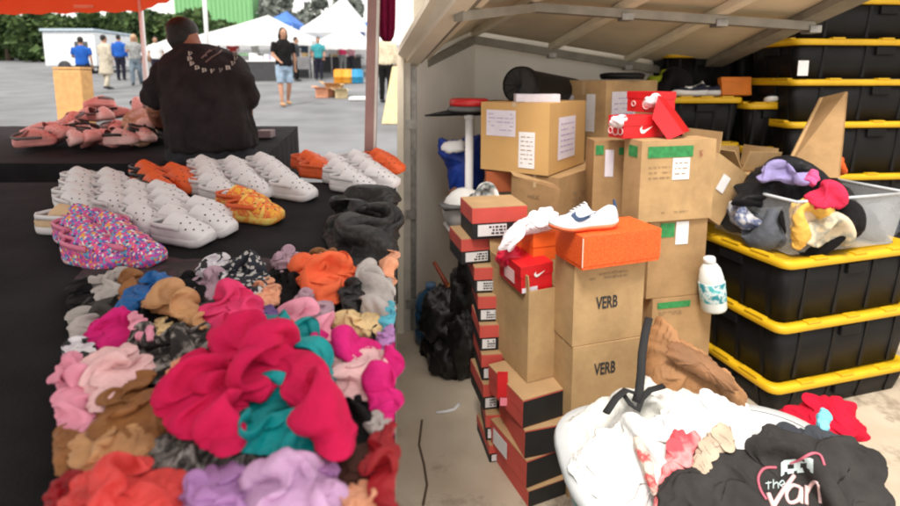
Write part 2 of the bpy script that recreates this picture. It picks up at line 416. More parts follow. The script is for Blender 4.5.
# ---------------------------------------------------------------- foam clogs
def interp(tab, t):
    for (a, x), (b, y) in zip(tab, tab[1:]):
        if t <= b: 
            u = (t-a)/(b-a); u = u*u*(3-2*u)*.5 + u*.5; return x + (y-x)*u
    return tab[-1][1]
HW = [(0, .024), (.06, .038), (.2, .045), (.4, .046), (.6, .053), (.78, .057), (.9, .051), (.97, .036), (1, .016)]
L_ = .27
def clog_meshes():
    out = {}
    mb = MB(); rings = []
    for i in range(25):
        t = i/24; w = interp(HW, t); x = (t-.5)*L_
        zb = .006*max(0, (t-.8)/.2)**2*3 + .004*max(0, (.1-t)/.1)
        ring = []
        for (yy, zz) in ((-.94, 0), (.94, 0), (1.04, .012), (1.05, .022), (.98, .034), (.80, .036), (-.80, .036), (-.98, .034), (-1.05, .022), (-1.04, .012)):
            ring.append((x, w*yy, zb+zz*(1 if zz > .012 else .9)))
        rings.append([Vector(v) for v in ring])
    mb.loft(rings); out['sole'] = (mb, True)
    mb = MB(); rings = []; rin = []
    HT = [(.38, .122), (.5, .114), (.62, .102), (.8, .082), (.92, .064), (.98, .050), (1, .040)]
    for i in range(19):
        t = .38 + .62*i/18; w = interp(HW, t)*.985; h = interp(HT, t)-.034; x0 = (t-.5)*L_
        ring = []; ri = []
        for j in range(17):
            a = math.pi*j/16; s = math.sin(a)
            xx = x0 - (.05*(1-s)**1.0 if i == 0 else .05*(1-s)*max(0, 1-i/6))
            ring.append(Vector((xx, w*math.cos(a)*(1.0 if s < .7 else 1), .034 + h*s**.75)))
            ri.append(Vector((xx+.001, (w-.007)*math.cos(a), .034 + max(0, h-.007)*s**.75)))
        rings.append(ring); rin.append(ri)
    mb.loft(rings, closed=False); mb.loft([r_[::-1] for r_ in rin], closed=False)
    mb.loft([rin[0][::-1], rings[0][::-1]], closed=False)
    # low wall round the heel
    ring_o = []; ring_i = []
    for sgn in (1,):
        pts = [(.40, 1), (.3, 1), (.2, 1), (.1, 1), (.05, 1), (.02, .8), (0, .3), (0, -.3), (.02, -.8), (.05, -1), (.1, -1), (.2, -1), (.3, -1), (.40, -1)]
        lo = []; hi = []; hin = []; lin = []
        for t, s in pts:
            w = max(interp(HW, t), .026)*s; x = (t-.5)*L_; hh = .058 + .028*max(0, (t-.15)/.25)
            lo.append(Vector((x, w*1.0, .033))); hi.append(Vector((x-.002, w*.99, hh))); hin.append(Vector((x+.004, w*.86, hh))); lin.append(Vector((x+.004, w*.84, .033)))
        mb.loft([lo, hi, hin, lin], closed=False)
    out['upper'] = (mb, True)
    mb = MB()
    pts = [(.03, .054, .074), (.0, .056, .078), (-.06, .052, .078), (-.115, .036, .074), (-.142, 0, .072), (-.115, -.036, .074), (-.06, -.052, .078), (0, -.056, .078), (.03, -.054, .074)]
    rings = []
    for x, y, z in pts:
        nrm = Vector((x*.6, y, 0)).normalized()*.003
        c = Vector((x, y, z)); rings.append([c-nrm+Vector((0,0,-.010)), c+nrm+Vector((0,0,-.010)), c+nrm+Vector((0,0,.010)), c-nrm+Vector((0,0,.010))])
    mb.loft(rings); out['heel_strap'] = (mb, True)
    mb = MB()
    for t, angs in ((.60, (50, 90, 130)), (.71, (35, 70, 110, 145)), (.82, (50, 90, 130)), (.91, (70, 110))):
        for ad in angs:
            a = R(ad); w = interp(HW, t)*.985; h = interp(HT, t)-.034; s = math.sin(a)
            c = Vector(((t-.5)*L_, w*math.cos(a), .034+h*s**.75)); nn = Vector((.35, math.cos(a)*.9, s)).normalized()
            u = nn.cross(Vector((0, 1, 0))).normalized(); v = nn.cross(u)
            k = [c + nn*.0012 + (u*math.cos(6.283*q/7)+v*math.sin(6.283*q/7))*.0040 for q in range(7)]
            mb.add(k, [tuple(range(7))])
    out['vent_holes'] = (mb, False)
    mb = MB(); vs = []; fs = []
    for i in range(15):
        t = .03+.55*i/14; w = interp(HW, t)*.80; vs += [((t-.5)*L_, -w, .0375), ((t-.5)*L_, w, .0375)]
    mb.add(vs, [(2*i, 2*i+2, 2*i+3, 2*i+1) for i in range(14)]); out['footbed_shade'] = (mb, False)  # sheet over the sole, carries the painted shade inside the clog
    return out
CM = clog_meshes(); CME = {}
CW = mat('white_foam', (.74, .70, .71), .5, var=.03)
CLOGM = {
 'white': (CW, CW, CW), 'tan': (mat('tan_foam', (.66, .45, .27), .6), CW, CW),
 'orange': (mat('orange_foam', (.78, .12, .03), .5), mat('orange_foam', 0), mat('orange_foam', 0)),
 'orange and black': (mat('orange_foam', 0), mat('black_foam', (.02, .018, .018), .5), mat('black_foam', 0)),
 'orange and yellow marbled': (pattern('orange_marble', [(.82, .18, .03), (.85, .45, .05), (.80, .10, .04), (.86, .56, .12)], 26, 'noise'), pattern('yellow_marble', [(.85, .50, .06), (.82, .25, .04), (.80, .58, .14)], 30, 'noise'), mat('orange_foam', 0)),
 'rainbow tie-dyed': (pattern('tie_dye', [(.75, .06, .22), (.10, .16, .48), (.80, .35, .06), (.55, .08, .40), (.80, .70, .68), (.75, .12, .30), (.12, .40, .60), (.25, .08, .35)], 110), pattern('tie_dye', 0, 0), mat('pink_foam', (.78, .20, .34), .5)),
 'pink': (mat('salmon_foam', (.74, .30, .28), .5), mat('salmon_foam', 0), mat('grey_foam', (.2, .17, .17), .5)),
 'pale pink': (mat('blush_foam', (.76, .45, .43), .5), mat('blush_foam', 0), mat('black_foam', 0)),
 'black': (mat('black_foam', 0), mat('black_foam', 0), mat('black_foam', 0)),
}
FOOTB_SHADE = mat('footbed_shade_grey', (.10, .085, .09), .8)  # shade inside the clogs put into the colour; the foam itself is not grey
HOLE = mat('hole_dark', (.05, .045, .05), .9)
def clog(loc, rot, colour, label, group, scale=1.0):
    root = thing('foam_clog', label, 'shoe', loc, rot, group); root.scale = (scale,)*3
    mu, ms, mt = CLOGM[colour]
    for part, m in (('sole', ms), ('upper', mu), ('heel_strap', mt), ('vent_holes', HOLE), ('footbed_shade', FOOTB_SHADE)):
        mb, smf = CM[part]
        if part not in CME:
            o = mb.build(part, m, root, smf); CME[part] = o.data
            if smf:
                bm = bmesh.new(); bm.from_mesh(o.data); bmesh.ops.recalc_face_normals(bm, faces=bm.faces[:]); bm.to_mesh(o.data); bm.free()
                o.data.polygons.foreach_set('use_smooth', [True]*len(o.data.polygons))
        else:
            o = bpy.data.objects.new(part, CME[part]); COL.objects.link(o); o.parent = root
        if part == 'vent_holes': o['kind'] = 'stuff'
        o.material_slots[0].link = 'OBJECT'; o.material_slots[0].material = m
    return root
# rows on the main table: (px, py, colour, toe direction in degrees, label)
CL = []
def row(colour, pts, yaw, where, group):
    n = len(pts)
    for i, (px, py) in enumerate(pts):
        o = 'nearest' if i == n-1 else ('farthest' if i == 0 else ORD[i] + ' from the back')
        k = f'{colour} foam clog, {o} {where}' if n > 1 else f'{colour} foam clog {where}'
        CL.append((px, py, colour, yaw + rnd.uniform(-9, 9), k, group))
G1 = 'foam clogs set out on the black table'
row('white', [(84, 188), (82, 196), (80, 205), (78, 215)], -18, 'of the leftmost row behind the tie-dyed clogs', G1)
row('white', [(112, 190), (113, 198), (115, 207), (117, 217)], -24, 'of the second row from the left', G1)
row('white', [(138, 204), (139, 212), (141, 221), (143, 231)], -26, 'of the row touching the rainbow tie-dyed clogs', G1)
row('white', [(164, 204), (167, 212), (171, 221), (176, 231), (183, 242)], -18, 'of the long row left of the marbled pair', G1)
row('white', [(204, 222), (206, 232)], -15, 'of the pair whose toes reach the bare cloth', G1)
row('orange and black', [(150, 181), (154, 188), (158, 195)], -25, 'of the dark-soled row between white rows', G1)
row('orange', [(178, 184), (182, 191)], -25, 'of the short row just left of the white middle row', G1)
row('white', [(206, 174), (208, 180), (211, 187), (215, 194), (221, 202)], -22, 'of the row behind the marbled orange pair', G1)
row('orange and yellow marbled', [(243, 210), (256, 221)], -15, 'of the pair on the bare cloth', G1)
row('white', [(236, 176), (240, 182), (246, 189), (254, 197)], -22, 'of the row right behind the marbled toes', G1)
row('white', [(266, 172), (270, 178), (276, 184), (284, 191), (294, 198)], -22, 'of the row ending beside the black heap', G1)
row('orange', [(312, 168), (316, 173), (322, 178)], -20, 'of the row near the tent pole', G1)
row('white', [(336, 172), (340, 178), (346, 184), (352, 191)], -22, 'of the row in front of the tent pole', G1)
row('white', [(360, 168), (364, 174), (370, 180), (376, 187)], -22, 'of the last row at the right end', G1)
row('orange', [(381, 167), (384, 172)], -20, 'of the pair at the far right corner', G1)
row('rainbow tie-dyed', [(86, 232), (82, 243), (92, 254), (112, 240), (120, 252), (132, 262), (98, 264)], -20, 'of the tie-dyed group', G1)
row('tan', [(72, 232)], -10, 'at the left edge beside the tie-dyed group', G1)
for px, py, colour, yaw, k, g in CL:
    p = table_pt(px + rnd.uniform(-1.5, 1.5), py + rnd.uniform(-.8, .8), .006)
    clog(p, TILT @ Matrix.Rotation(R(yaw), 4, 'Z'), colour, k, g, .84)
# heap of clogs on the back table
pile = []
for i in range(60):
    X = rnd.uniform(-2.75, -1.76); Y = rnd.uniform(3.2, 4.0)
    lvl = rnd.random()
    h = .0 + (Y-3.15)*.20*lvl + .02
    pile.append((X, Y, h))
pile.sort(key=lambda q: (-round(q[1], 1), q[0]))
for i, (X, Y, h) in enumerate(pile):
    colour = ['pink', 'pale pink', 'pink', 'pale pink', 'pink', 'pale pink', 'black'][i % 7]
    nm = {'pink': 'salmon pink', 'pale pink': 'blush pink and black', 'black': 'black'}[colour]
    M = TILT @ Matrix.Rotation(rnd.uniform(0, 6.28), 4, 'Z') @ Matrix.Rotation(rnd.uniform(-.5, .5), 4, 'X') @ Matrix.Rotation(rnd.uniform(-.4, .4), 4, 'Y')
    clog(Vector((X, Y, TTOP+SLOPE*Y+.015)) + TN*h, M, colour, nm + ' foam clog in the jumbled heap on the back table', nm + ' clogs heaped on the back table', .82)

# ================================================================ CRUMPLED CLOTHES
def smooth_poly(pts, M):
    n = len(pts); seg = []
    for i in range(n):
        p0, p1, p2, p3 = pts[i-1], pts[i], pts[(i+1) % n], pts[(i+2) % n]
        for k in range(8):
            t = k/8
            seg.append(.5*((2*p1) + (p2-p0)*t + (2*p0-5*p1+4*p2-p3)*t*t + (3*p1-p0-3*p2+p3)*t**3))
    ln = [0]
    for i in range(len(seg)): ln.append(ln[-1] + (seg[(i+1) % len(seg)]-seg[i]).length)
    tot = ln[-1]; out = []; k = 0
    for j in range(M):
        s = tot*j/M
        while ln[k+1] < s: k += 1
        t = (s-ln[k])/max(1e-9, ln[k+1]-ln[k]); out.append(seg[k].lerp(seg[(k+1) % len(seg)], t))
    return out
def V2(a): return Vector((math.cos(R(a)), math.sin(R(a))))
PENDING = []
def cloth(name, label, cat, poly, m, H=.06, ang=30, wl=.06, amp=.016, seed=1, o=None, n=None, base=.03, group=None, parent=None, MM=120, RR=30, crum=1.0, edge=.02, ka=2.1, kb=1.6):
    """one crumpled garment on a plane: an oversized sheet gathered into its outline; the folds come from settling it (settle())"""
    if o is None: o, n = Vector((0, 0, TTOP)), TN
    o = o + n*base
    e1 = Vector((1, 0, 0)); e1 = (e1 - n*e1.dot(n)).normalized(); e2 = n.cross(e1)
    q2 = [Vector(((p-o).dot(e1), (p-o).dot(e2))) for p in (on_plane(x, y, o, n) for x, y in poly)]
    ar = sum(q2[i-1].x*q2[i].y - q2[i].x*q2[i-1].y for i in range(len(q2)))
    if ar < 0: q2 = q2[::-1]
    bd = smooth_poly(q2, 200); c = sum(bd, Vector((0, 0)))/200
    sz = sum((p-c).length for p in bd)/200
    bd = [c + (p-c)*(1.02 + .16*noise.noise(Vector(((p.x-c.x)/sz*1.7, (p.y-c.y)/sz*1.7, seed*3.3))) + .12*noise.noise(Vector(((p.x-c.x)/sz*4.5, (p.y-c.y)/sz*4.5, seed*1.3)))) for p in bd]
    org = o + e1*c.x + e2*c.y
    ob = obj(name, [], [], m, parent, True); ob.location = org
    if parent is None: tag(ob, label, cat, group)
    PENDING.append(dict(ob=ob, bd=[(p-c) for p in bd], e=(e1, e2, n), H=H, ang=ang, wl=wl, seed=seed, ka=ka, kb=kb, edge=edge, sc=max(.45, min(1.3, org.y/1.7)), big=MM > 80, amp=amp))
    return ob
def settle():
    import numpy as np
    for big in (True, False):
        L = [p for p in PENDING if p['big'] == big]
        if not L: continue
        N = 68 if big else 30; G = len(L); T = 44; f32 = np.float32
        X = np.zeros((G, N, N, 3), f32); MAT = np.zeros((G, N, N, 2), f32); FLR = np.zeros((G, N, N), f32); RAD = np.zeros((N, N), f32)
        lin = np.linspace(-1, 1, N); U, V = np.meshgrid(lin, lin)
        DX = U*np.sqrt(1-V*V/2); DY = V*np.sqrt(1-U*U/2); RR_ = np.minimum(1, np.hypot(DX, DY)); AN = np.arctan2(DY, DX)
        # a cloth corner stays a corner: let the square keep some of its shape
        for gi, p in enumerate(L):
            bd = np.array([(v.x, v.y) for v in p['bd']]); ba = np.unwrap(np.arctan2(bd[:, 1], bd[:, 0]))
            # boundary by arc length, started at the direction of the sheet's corner
            th = (AN/(2*np.pi)) % 1.0; i0 = np.argmin(np.abs(np.arctan2(np.sin(ba-AN[0, N//2]*0), np.cos(ba))))
            idx = (th*200 + i0) % 200; k0 = np.floor(idx).astype(int) % 200; k1 = (k0+1) % 200; fr = (idx-np.floor(idx))[..., None]
            B = bd[k0]*(1-fr)+bd[k1]*fr; Q = B*RR_[..., None]
            d = np.array(V2(p['ang'])); dp = np.array([-d[1], d[0]]); rs = np.random.RandomState(p['seed']+11)
            a_ = Q@d; b_ = Q@dp; wl = p['wl']*p['sc']
            MAT[gi] = np.stack([a_*p['ka'], b_*p['kb']], -1)
            ph = rs.uniform(0, 6.28, 6); ww = wl*2.4
            warp = sum(np.sin(a_*rs.uniform(-1, 1)*2.2/ww + b_*rs.uniform(-1, 1)*2.2/ww + ph[k]) for k in range(4))
            z0 = .55*wl*np.cos(a_*6.283/ww + 1.1*warp) + .30*wl*np.cos(b_*6.283/(ww*1.3) + 1.5*warp + ph[4])
            z0 += rs.normal(0, .02*wl, z0.shape)
            mound = p['H']*p['sc']*.40*np.maximum(0, 1-RR_**2)
            FLR[gi] = mound - p['edge']*p['sc']*.5*RR_**6
            X[gi, ..., :2] = Q + rs.normal(0, .006*wl, Q.shape); X[gi, ..., 2] = FLR[gi] + np.maximum(0, z0) + .004
        X0 = X.copy()
        def rest(a, b): return np.linalg.norm(a-b, axis=-1).astype(f32)
        M3 = MAT; RB = np.broadcast_to(RR_[None], (G, N, N)).astype(f32)
        def tap(sa, sb, r0, r1):
            w = (np.clip(((RB[sa]+RB[sb])/2-.45)/.55, 0, 1)**1.3)*.86
            return r1*(1-w) + r0*1.04*w
        edges = []
        for ax in (1, 2):
            for off in (0, 1):
                sa = [slice(None)]*3; sb = [slice(None)]*3; n2 = (N-off)//2
                sa[ax] = slice(off, off+2*n2, 2); sb[ax] = slice(off+1, off+1+2*n2, 2); sa, sb = tuple(sa), tuple(sb)
                ra = X0[..., :2]; r0 = rest(ra[sa], ra[sb]); r1 = rest(M3[sa], M3[sb]); edges.append((sa, sb, r0, tap(sa, sb, r0, r1), .5))
        for (da, db) in ((1, 1), (1, -1)):
            for off in (0, 1):
                ii = slice(off, off+2*((N-off)//2), 2); jj = slice(off+1, off+1+2*((N-off)//2), 2)
                if db == 1: sa = (slice(None), ii, slice(0, N-1)); sb = (slice(None), jj, slice(1, N))
                else: sa = (slice(None), ii, slice(1, N)); sb = (slice(None), jj, slice(0, N-1))
                r0 = rest(X0[..., :2][sa], X0[..., :2][sb]); edges.append((sa, sb, r0, tap(sa, sb, r0, rest(M3[sa], M3[sb])), .10))
        bends = []
        for ax in (1, 2):
            for st in (2, 5, 9):
                sa = [slice(None)]*3; sb = [slice(None)]*3; sa[ax] = slice(0, N-st); sb[ax] = slice(st, N); sa, sb = tuple(sa), tuple(sb)
                r0 = rest(X0[..., :2][sa], X0[..., :2][sb]); bends.append((sa, sb, r0, tap(sa, sb, r0, rest(M3[sa], M3[sb])), .06 if st < 9 else .06))
        Vv = np.zeros_like(X); pin = (RR_ > .985)[None, ..., None]; soft = (.085*RR_**3)[None, ..., None].astype(f32)
        grav = np.array([.0005*p['sc']*(p['wl']/.06) for p in L], f32)[:, None, None]
        zmax = np.array([p['wl']*p['sc']*1.35 for p in L], f32)[:, None, None]
        for it in range(T):
            f = min(1.0, (it+1)/(T*.6)); Vv[..., 2] -= grav*(.25 + .75*f)
            Pp = X + Vv
            for sub in range(3):
                for sa, sb, r0, r1, k in edges:
                    A, Bq = Pp[sa], Pp[sb]; D = Bq-A; Ln = np.sqrt(np.einsum('...i,...i', D, D))+1e-9; r = r0+(r1-r0)*f
                    cor = D*((Ln-r)/Ln*k)[..., None]; Pp[sa] = A+cor; Pp[sb] = Bq-cor
            for sa, sb, r0, r1, k in bends:
                A, Bq = Pp[sa], Pp[sb]; D = Bq-A; Ln = np.sqrt(np.einsum('...i,...i', D, D))+1e-9; r = (r0+(r1-r0)*f)*.93
                cor = D*(np.minimum(0, Ln-r)/Ln*k)[..., None]; Pp[sa] += cor; Pp[sb] -= cor
            Pp[..., :2] += (X0[..., :2]-Pp[..., :2])*(soft + pin*.16)
            over = Pp[..., 2]-FLR-zmax; Pp[..., 2] -= np.maximum(0, over)*.5
            Pp[..., 2] = np.maximum(Pp[..., 2], FLR)
            Vv = (Pp-X)*.86; X = Pp
        # relax the grid-scale jaggedness a little
        for _ in range(1):
            S = X.copy(); S[:, 1:-1, 1:-1] = .5*X[:, 1:-1, 1:-1] + .125*(X[:, 2:, 1:-1]+X[:, :-2, 1:-1]+X[:, 1:-1, 2:]+X[:, 1:-1, :-2]); X = S
        faces = [(j*N+i, j*N+i+1, (j+1)*N+i+1, (j+1)*N+i) for j in range(N-1) for i in range(N-1)]
        ring_ = [(0, i) for i in range(N)] + [(j, N-1) for j in range(1, N)] + [(N-1, i) for i in range(N-2, -1, -1)] + [(j, 0) for j in range(N-2, 0, -1)]
        nb_ = len(ring_)
        fskirt = [(ring_[k][0]*N+ring_[k][1], N*N+k, N*N+(k+1) % nb_, ring_[(k+1) % nb_][0]*N+ring_[(k+1) % nb_][1]) for k in range(nb_)]
        for gi, p in enumerate(L):
            e1, e2, n = p['e']; E = np.array([e1, e2, n]); x = X[gi].reshape(-1, 3)
            rim = np.array([X[gi, j, i] for j, i in ring_]); rim2 = rim.copy(); rim2[:, :2] *= .94; rim2[:, 2] = np.minimum(rim[:, 2]-.004, -.02*p['sc'])
            co = np.concatenate([x, rim2])@E
            me = p['ob'].data; me.from_pydata(co.tolist(), [], faces+fskirt); me.update()
            me.polygons.foreach_set('use_smooth', [True]*len(me.polygons))
    PENDING.clear()
C = {}
for k, c in dict(crimson=(.56, .012, .075), teal=(.0, .26, .27), magenta=(.62, .02, .18), hotpink=(.74, .05, .16), palepink=(.80, .50, .50), pink=(.76, .30, .40), brown=(.27, .11, .035),
                 tan=(.52, .27, .12), coral=(.66, .055, .05), lilac=(.44, .22, .47), lilac2=(.60, .36, .58), black=(.010, .009, .010), choc=(.06, .025, .018), darkred=(.28, .006, .012), orange=(.82, .15, .06),
                 blue=(.012, .12, .36), cream=(.70, .50, .26), greyl=(.42, .38, .36), peach=(.74, .34, .20), turq=(.10, .38, .48), white=(.78, .77, .74), mauve=(.45, .30, .36), dgrey=(.06, .055, .05),
                 violet=(.16, .10, .26)).items():
    C[k] = fabric('fabric_'+k, c)
    if k in ('brown', 'tan', 'coral', 'darkred', 'lilac2', 'teal', 'blue', 'peach'):      # satins
        b_s = C[k].node_tree.nodes['Principled BSDF']; b_s.inputs['Roughness'].default_value = .52; b_s.inputs['Specular IOR Level'].default_value = .3
C['leopard'] = pattern('fabric_leopard', [(.010, .009, .009), (.03, .025, .022), (.012, .010, .010), (.10, .085, .075), (.3, .27, .25)], 24, 'noise', distort=2.5)
C['zebra'] = pattern('fabric_zebra', [(.02, .018, .018), (.05, .045, .04), (.30, .28, .26), (.05, .04, .04)], 20, 'noise', distort=3)
C['dots'] = pattern('fabric_dots', [(.012, .016, .03), (.02, .02, .03), (.012, .012, .02), (.5, .48, .46)], 120)
C['wdots'] = pattern('fabric_white_print', [(.72, .68, .70), (.60, .55, .60), (.02, .02, .02)], 70)
C['hair'] = pattern('fabric_sequin', [(.004, .004, .004), (.009, .008, .008), (.022, .019, .019)], 80, rough=.6)

# dark mixed layer underneath the picked-out garments
vs = []; fs = []; NX, NY = 90, 70
for j in range(NY+1):
    py = 250 + (640-250)*(j/NY)
    for i in range(NX+1):
        px = 66 + (394-66)*i/NX
        p = table_pt(px, py)
        q = Vector((p.x, p.y, 0))
        e = min(1, (j/NY)*9)*min(1, (NX-i)/2.5)*min(1, i/8)
        h = -.006 + e*(.034 + .012*noise.noise(q*6) + .012*(1-abs(2*noise.noise(q*14+Vector((3, 2, 1))))))
        vs.append(p + TN*h)
for j in range(NY):
    for i in range(NX): a = j*(NX+1)+i; fs.append((a, a+NX+1, a+NX+2, a+1))
under = obj('clothes_heap', vs, fs, pattern('mixed_dark_fabric', [(.012, .01, .012), (.03, .02, .02), (.015, .012, .012), (.06, .02, .03), (.02, .018, .02), (.06, .04, .03)], 9, 'noise'), smooth=True)
tag(under, 'dark mixed clothes glimpsed beneath the bright heap on the table', 'clothes', kind='stuff')

GA = 'clothes heaped on the market table'
def g(name, label, poly, m, **k):
    cx, cy = sum(p[0] for p in poly)/len(poly), sum(p[1] for p in poly)/len(poly)
    poly = [(min(393, cx+(x-cx)*1.08), cy+(y-cy)*1.10) for x, y in poly]
    k['base'] = k.get('base', .03)*.8+.012
    return cloth(name, label, 'clothing', poly, C[m], group=GA, **k)
# back fringe of the heap
g('scarf', 'white and black spotted scarf at the back middle of the heap', [(196, 272), (205, 259), (225, 258), (234, 268), (228, 276), (210, 274)], 'wdots', H=.03, wl=.04, base=.05, seed=1, ang=20)
g('shirt', 'dull brown garment just below the white spotted scarf', [(194, 280), (204, 273), (228, 275), (232, 290), (220, 300), (198, 294)], 'mauve', H=.025, wl=.04, base=.03, seed=2)
g('scarf', 'navy scarf with pale dots at the back of the heap', [(230, 262), (246, 257), (262, 264), (268, 278), (262, 296), (242, 298), (232, 284)], 'dots', H=.035, wl=.05, base=.05, seed=3, ang=60)
g('shirt', 'dusty rose scrap beside the navy dotted scarf', [(252, 286), (268, 280), (280, 288), (274, 300), (256, 302)], 'peach', H=.03, wl=.04, base=.05, seed=4)
g('shirt', 'grey lilac garment left of the orange one at the back', [(272, 258), (285, 250), (302, 254), (306, 264), (292, 270), (276, 268)], 'mauve', H=.03, wl=.04, base=.04, seed=5)
g('shirt', 'rust coloured scrap behind the orange garment', [(306, 258), (318, 250), (340, 256), (342, 266), (318, 270)], 'brown', H=.03, wl=.04, base=.03, seed=6)
g('shirt', 'bright orange crumpled shirt at the back of the heap', [(290, 262), (304, 260), (316, 268), (330, 262), (352, 266), (358, 276), (346, 282), (344, 292), (326, 300), (312, 294), (300, 280)], 'orange', H=.045, wl=.05, base=.06, seed=7, ang=-40, amp=.02)
g('shirt', 'mauve garment below the orange shirt', [(298, 296), (312, 290), (330, 298), (330, 312), (312, 318), (300, 308)], 'mauve', H=.035, wl=.05, base=.05, seed=8)
g('shirt', 'black sequinned top right of the orange shirt', [(342, 288), (352, 280), (362, 284), (362, 302), (352, 312), (342, 304)], 'hair', H=.035, wl=.04, base=.07, seed=9)
g('shirt', 'pale grey garment curling round the black sequinned top', [(356, 268), (372, 266), (384, 278), (382, 292), (396, 292), (396, 308), (384, 318), (366, 320), (360, 300), (364, 284)], 'greyl', H=.035, wl=.05, base=.06, seed=10, ang=70)
g('shirt', 'pale peach garment at the right edge behind the heap', [(384, 262), (392, 250), (397, 248), (397, 290), (386, 286)], 'peach', H=.035, wl=.05, base=.04, seed=11)
g('shirt', 'turquoise striped garment at the right edge of the heap', [(380, 308), (396, 302), (396, 326), (382, 328)], 'turq', H=.03, wl=.03, base=.06, seed=12)
# left back
g('shirt', 'grey brown blouse near the tie-dyed clogs', [(92, 282), (104, 272), (124, 270), (128, 284), (118, 300), (98, 300)], 'greyl', H=.035, wl=.05, base=.04, seed=13)
g('shirt', 'chestnut brown scrap left of the blue shirt', [(122, 276), (134, 270), (142, 278), (138, 296), (122, 302)], 'brown', H=.03, wl=.04, base=.05, seed=14)
g('shirt', 'royal blue shirt lying at the left of the heap', [(116, 302), (130, 290), (142, 288), (150, 276), (162, 274), (180, 282), (182, 292), (160, 292), (146, 300), (132, 310), (118, 310)], 'blue', H=.035, wl=.05, base=.06, seed=15, ang=35)
g('shirt', 'tan garment in front of the blue shirt', [(144, 300), (160, 290), (178, 292), (192, 300), (204, 318), (208, 326), (190, 322), (170, 312), (150, 306)], 'tan', H=.04, wl=.05, base=.075, seed=16, ang=-35)
g('shirt', 'black garment beneath the tan one at the left', [(126, 312), (150, 306), (176, 314), (196, 326), (180, 334), (146, 330)], 'black', H=.03, wl=.06, base=.04, seed=17)
g('shirt', 'olive grey scrap at the left edge of the heap', [(70, 312), (88, 308), (98, 320), (90, 336), (72, 336)], 'greyl', H=.03, wl=.06, base=.03, seed=18)
g('shirt', 'black top at the left edge behind the olive scrap', [(70, 286), (86, 280), (100, 290), (104, 306), (88, 312), (72, 308)], 'black', H=.03, wl=.06, base=.03, seed=61)
g('shirt', 'dark grey cardigan under the grey brown blouse', [(84, 300), (106, 298), (124, 304), (120, 318), (100, 322), (84, 316)], 'dgrey', H=.03, wl=.06, base=.03, seed=62)
g('shirt', 'black vest between the spotted scarf and blue shirt', [(176, 280), (192, 272), (200, 284), (204, 302), (188, 300), (178, 292)], 'black', H=.03, wl=.05, base=.03, seed=63)
g('shirt', 'black blouse between the navy dotted scarf and orange shirt', [(264, 274), (280, 268), (298, 276), (304, 290), (294, 302), (274, 304), (266, 292)], 'black', H=.03, wl=.06, base=.03, seed=64)
# middle rows
g('shirt', 'rose red shirt with a pink side at the left of the heap', [(84, 332), (98, 320), (118, 310), (138, 316), (150, 332), (140, 342), (112, 348), (92, 346)], 'magenta', H=.05, wl=.07, base=.05, seed=19, ang=50)
g('shirt', 'light pink fold beside the rose red shirt', [(130, 314), (142, 316), (152, 330), (144, 338), (132, 330)], 'pink', H=.035, wl=.06, base=.085, seed=20)
g('shirt', 'pale tan scrap behind the black animal print', [(146, 330), (162, 318), (172, 322), (166, 334), (152, 338)], 'cream', H=.025, wl=.05, base=.06, seed=21)
g('shirt', 'bright pink garment at the middle back of the heap', [(210, 306), (222, 294), (240, 288), (256, 300), (262, 314), (252, 330), (228, 334), (212, 326), (204, 316)], 'hotpink', H=.055, wl=.06, base=.07, seed=22, ang=-40)
g('shirt', 'dark blue scrap between the pink garments', [(260, 312), (270, 306), (278, 314), (274, 324), (262, 324)], 'violet', H=.03, wl=.04, base=.075, seed=23)
g('shirt', 'mauve pink blouse at the right middle of the heap', [(278, 312), (292, 304), (310, 308), (318, 324), (334, 330), (338, 342), (318, 346), (296, 334), (280, 326)], 'pink', H=.05, wl=.06, base=.06, seed=24, ang=-50)
g('shirt', 'small red scrap left of the mauve pink blouse', [(274, 320), (284, 314), (294, 322), (292, 334), (278, 332)], 'coral', H=.03, wl=.05, base=.09, seed=25)
g('shirt', 'cream garment below the black sequinned top', [(334, 312), (350, 314), (376, 316), (386, 322), (374, 332), (350, 330), (336, 324)], 'cream', H=.035, wl=.06, base=.06, seed=26)
g('shirt', 'black shirt right of the cream garment', [(336, 330), (360, 330), (384, 324), (392, 336), (380, 346), (350, 342)], 'black', H=.03, wl=.06, base=.035, seed=27)
g('shirt', 'hot magenta sleeve reaching across the right middle', [(284, 336), (310, 336), (336, 340), (362, 336), (378, 348), (374, 358), (352, 364), (334, 352), (308, 350), (290, 344)], 'magenta', H=.045, wl=.06, base=.085, seed=28, ang=20)
g('shirt', 'purple pink garment at the right edge of the heap', [(378, 336), (397, 326), (397, 346), (384, 350)], 'lilac', H=.03, wl=.05, base=.07, seed=29)
g('shirt', 'black and grey animal print garment left of the crimson one', [(124, 346), (140, 334), (170, 328), (200, 328), (220, 336), (224, 350), (200, 356), (190, 370), (166, 384), (148, 372), (134, 360)], 'leopard', H=.055, wl=.06, base=.05, seed=30, ang=75, amp=.02)
g('shirt', 'beige scrap poking out beside the crimson garment', [(166, 374), (178, 360), (194, 354), (190, 368), (178, 380)], 'peach', H=.02, wl=.06, base=.09, seed=31)
g('shirt', 'white and grey print scrap at the left edge', [(66, 344), (80, 338), (94, 346), (94, 360), (78, 362), (66, 358)], 'wdots', H=.03, wl=.06, base=.06, seed=32)
g('shirt', 'pale pink blouse spread at the left of the heap', [(90, 356), (110, 348), (132, 348), (148, 364), (136, 376), (116, 390), (104, 404), (90, 400), (86, 376)], 'palepink', H=.05, wl=.10, base=.08, seed=33, ang=-50, amp=.012)
g('shirt', 'pink towelling top at the left edge of the heap', [(60, 366), (76, 356), (94, 372), (100, 396), (96, 418), (78, 424), (58, 420)], 'pink', H=.07, wl=.07, base=.06, seed=34, ang=80)
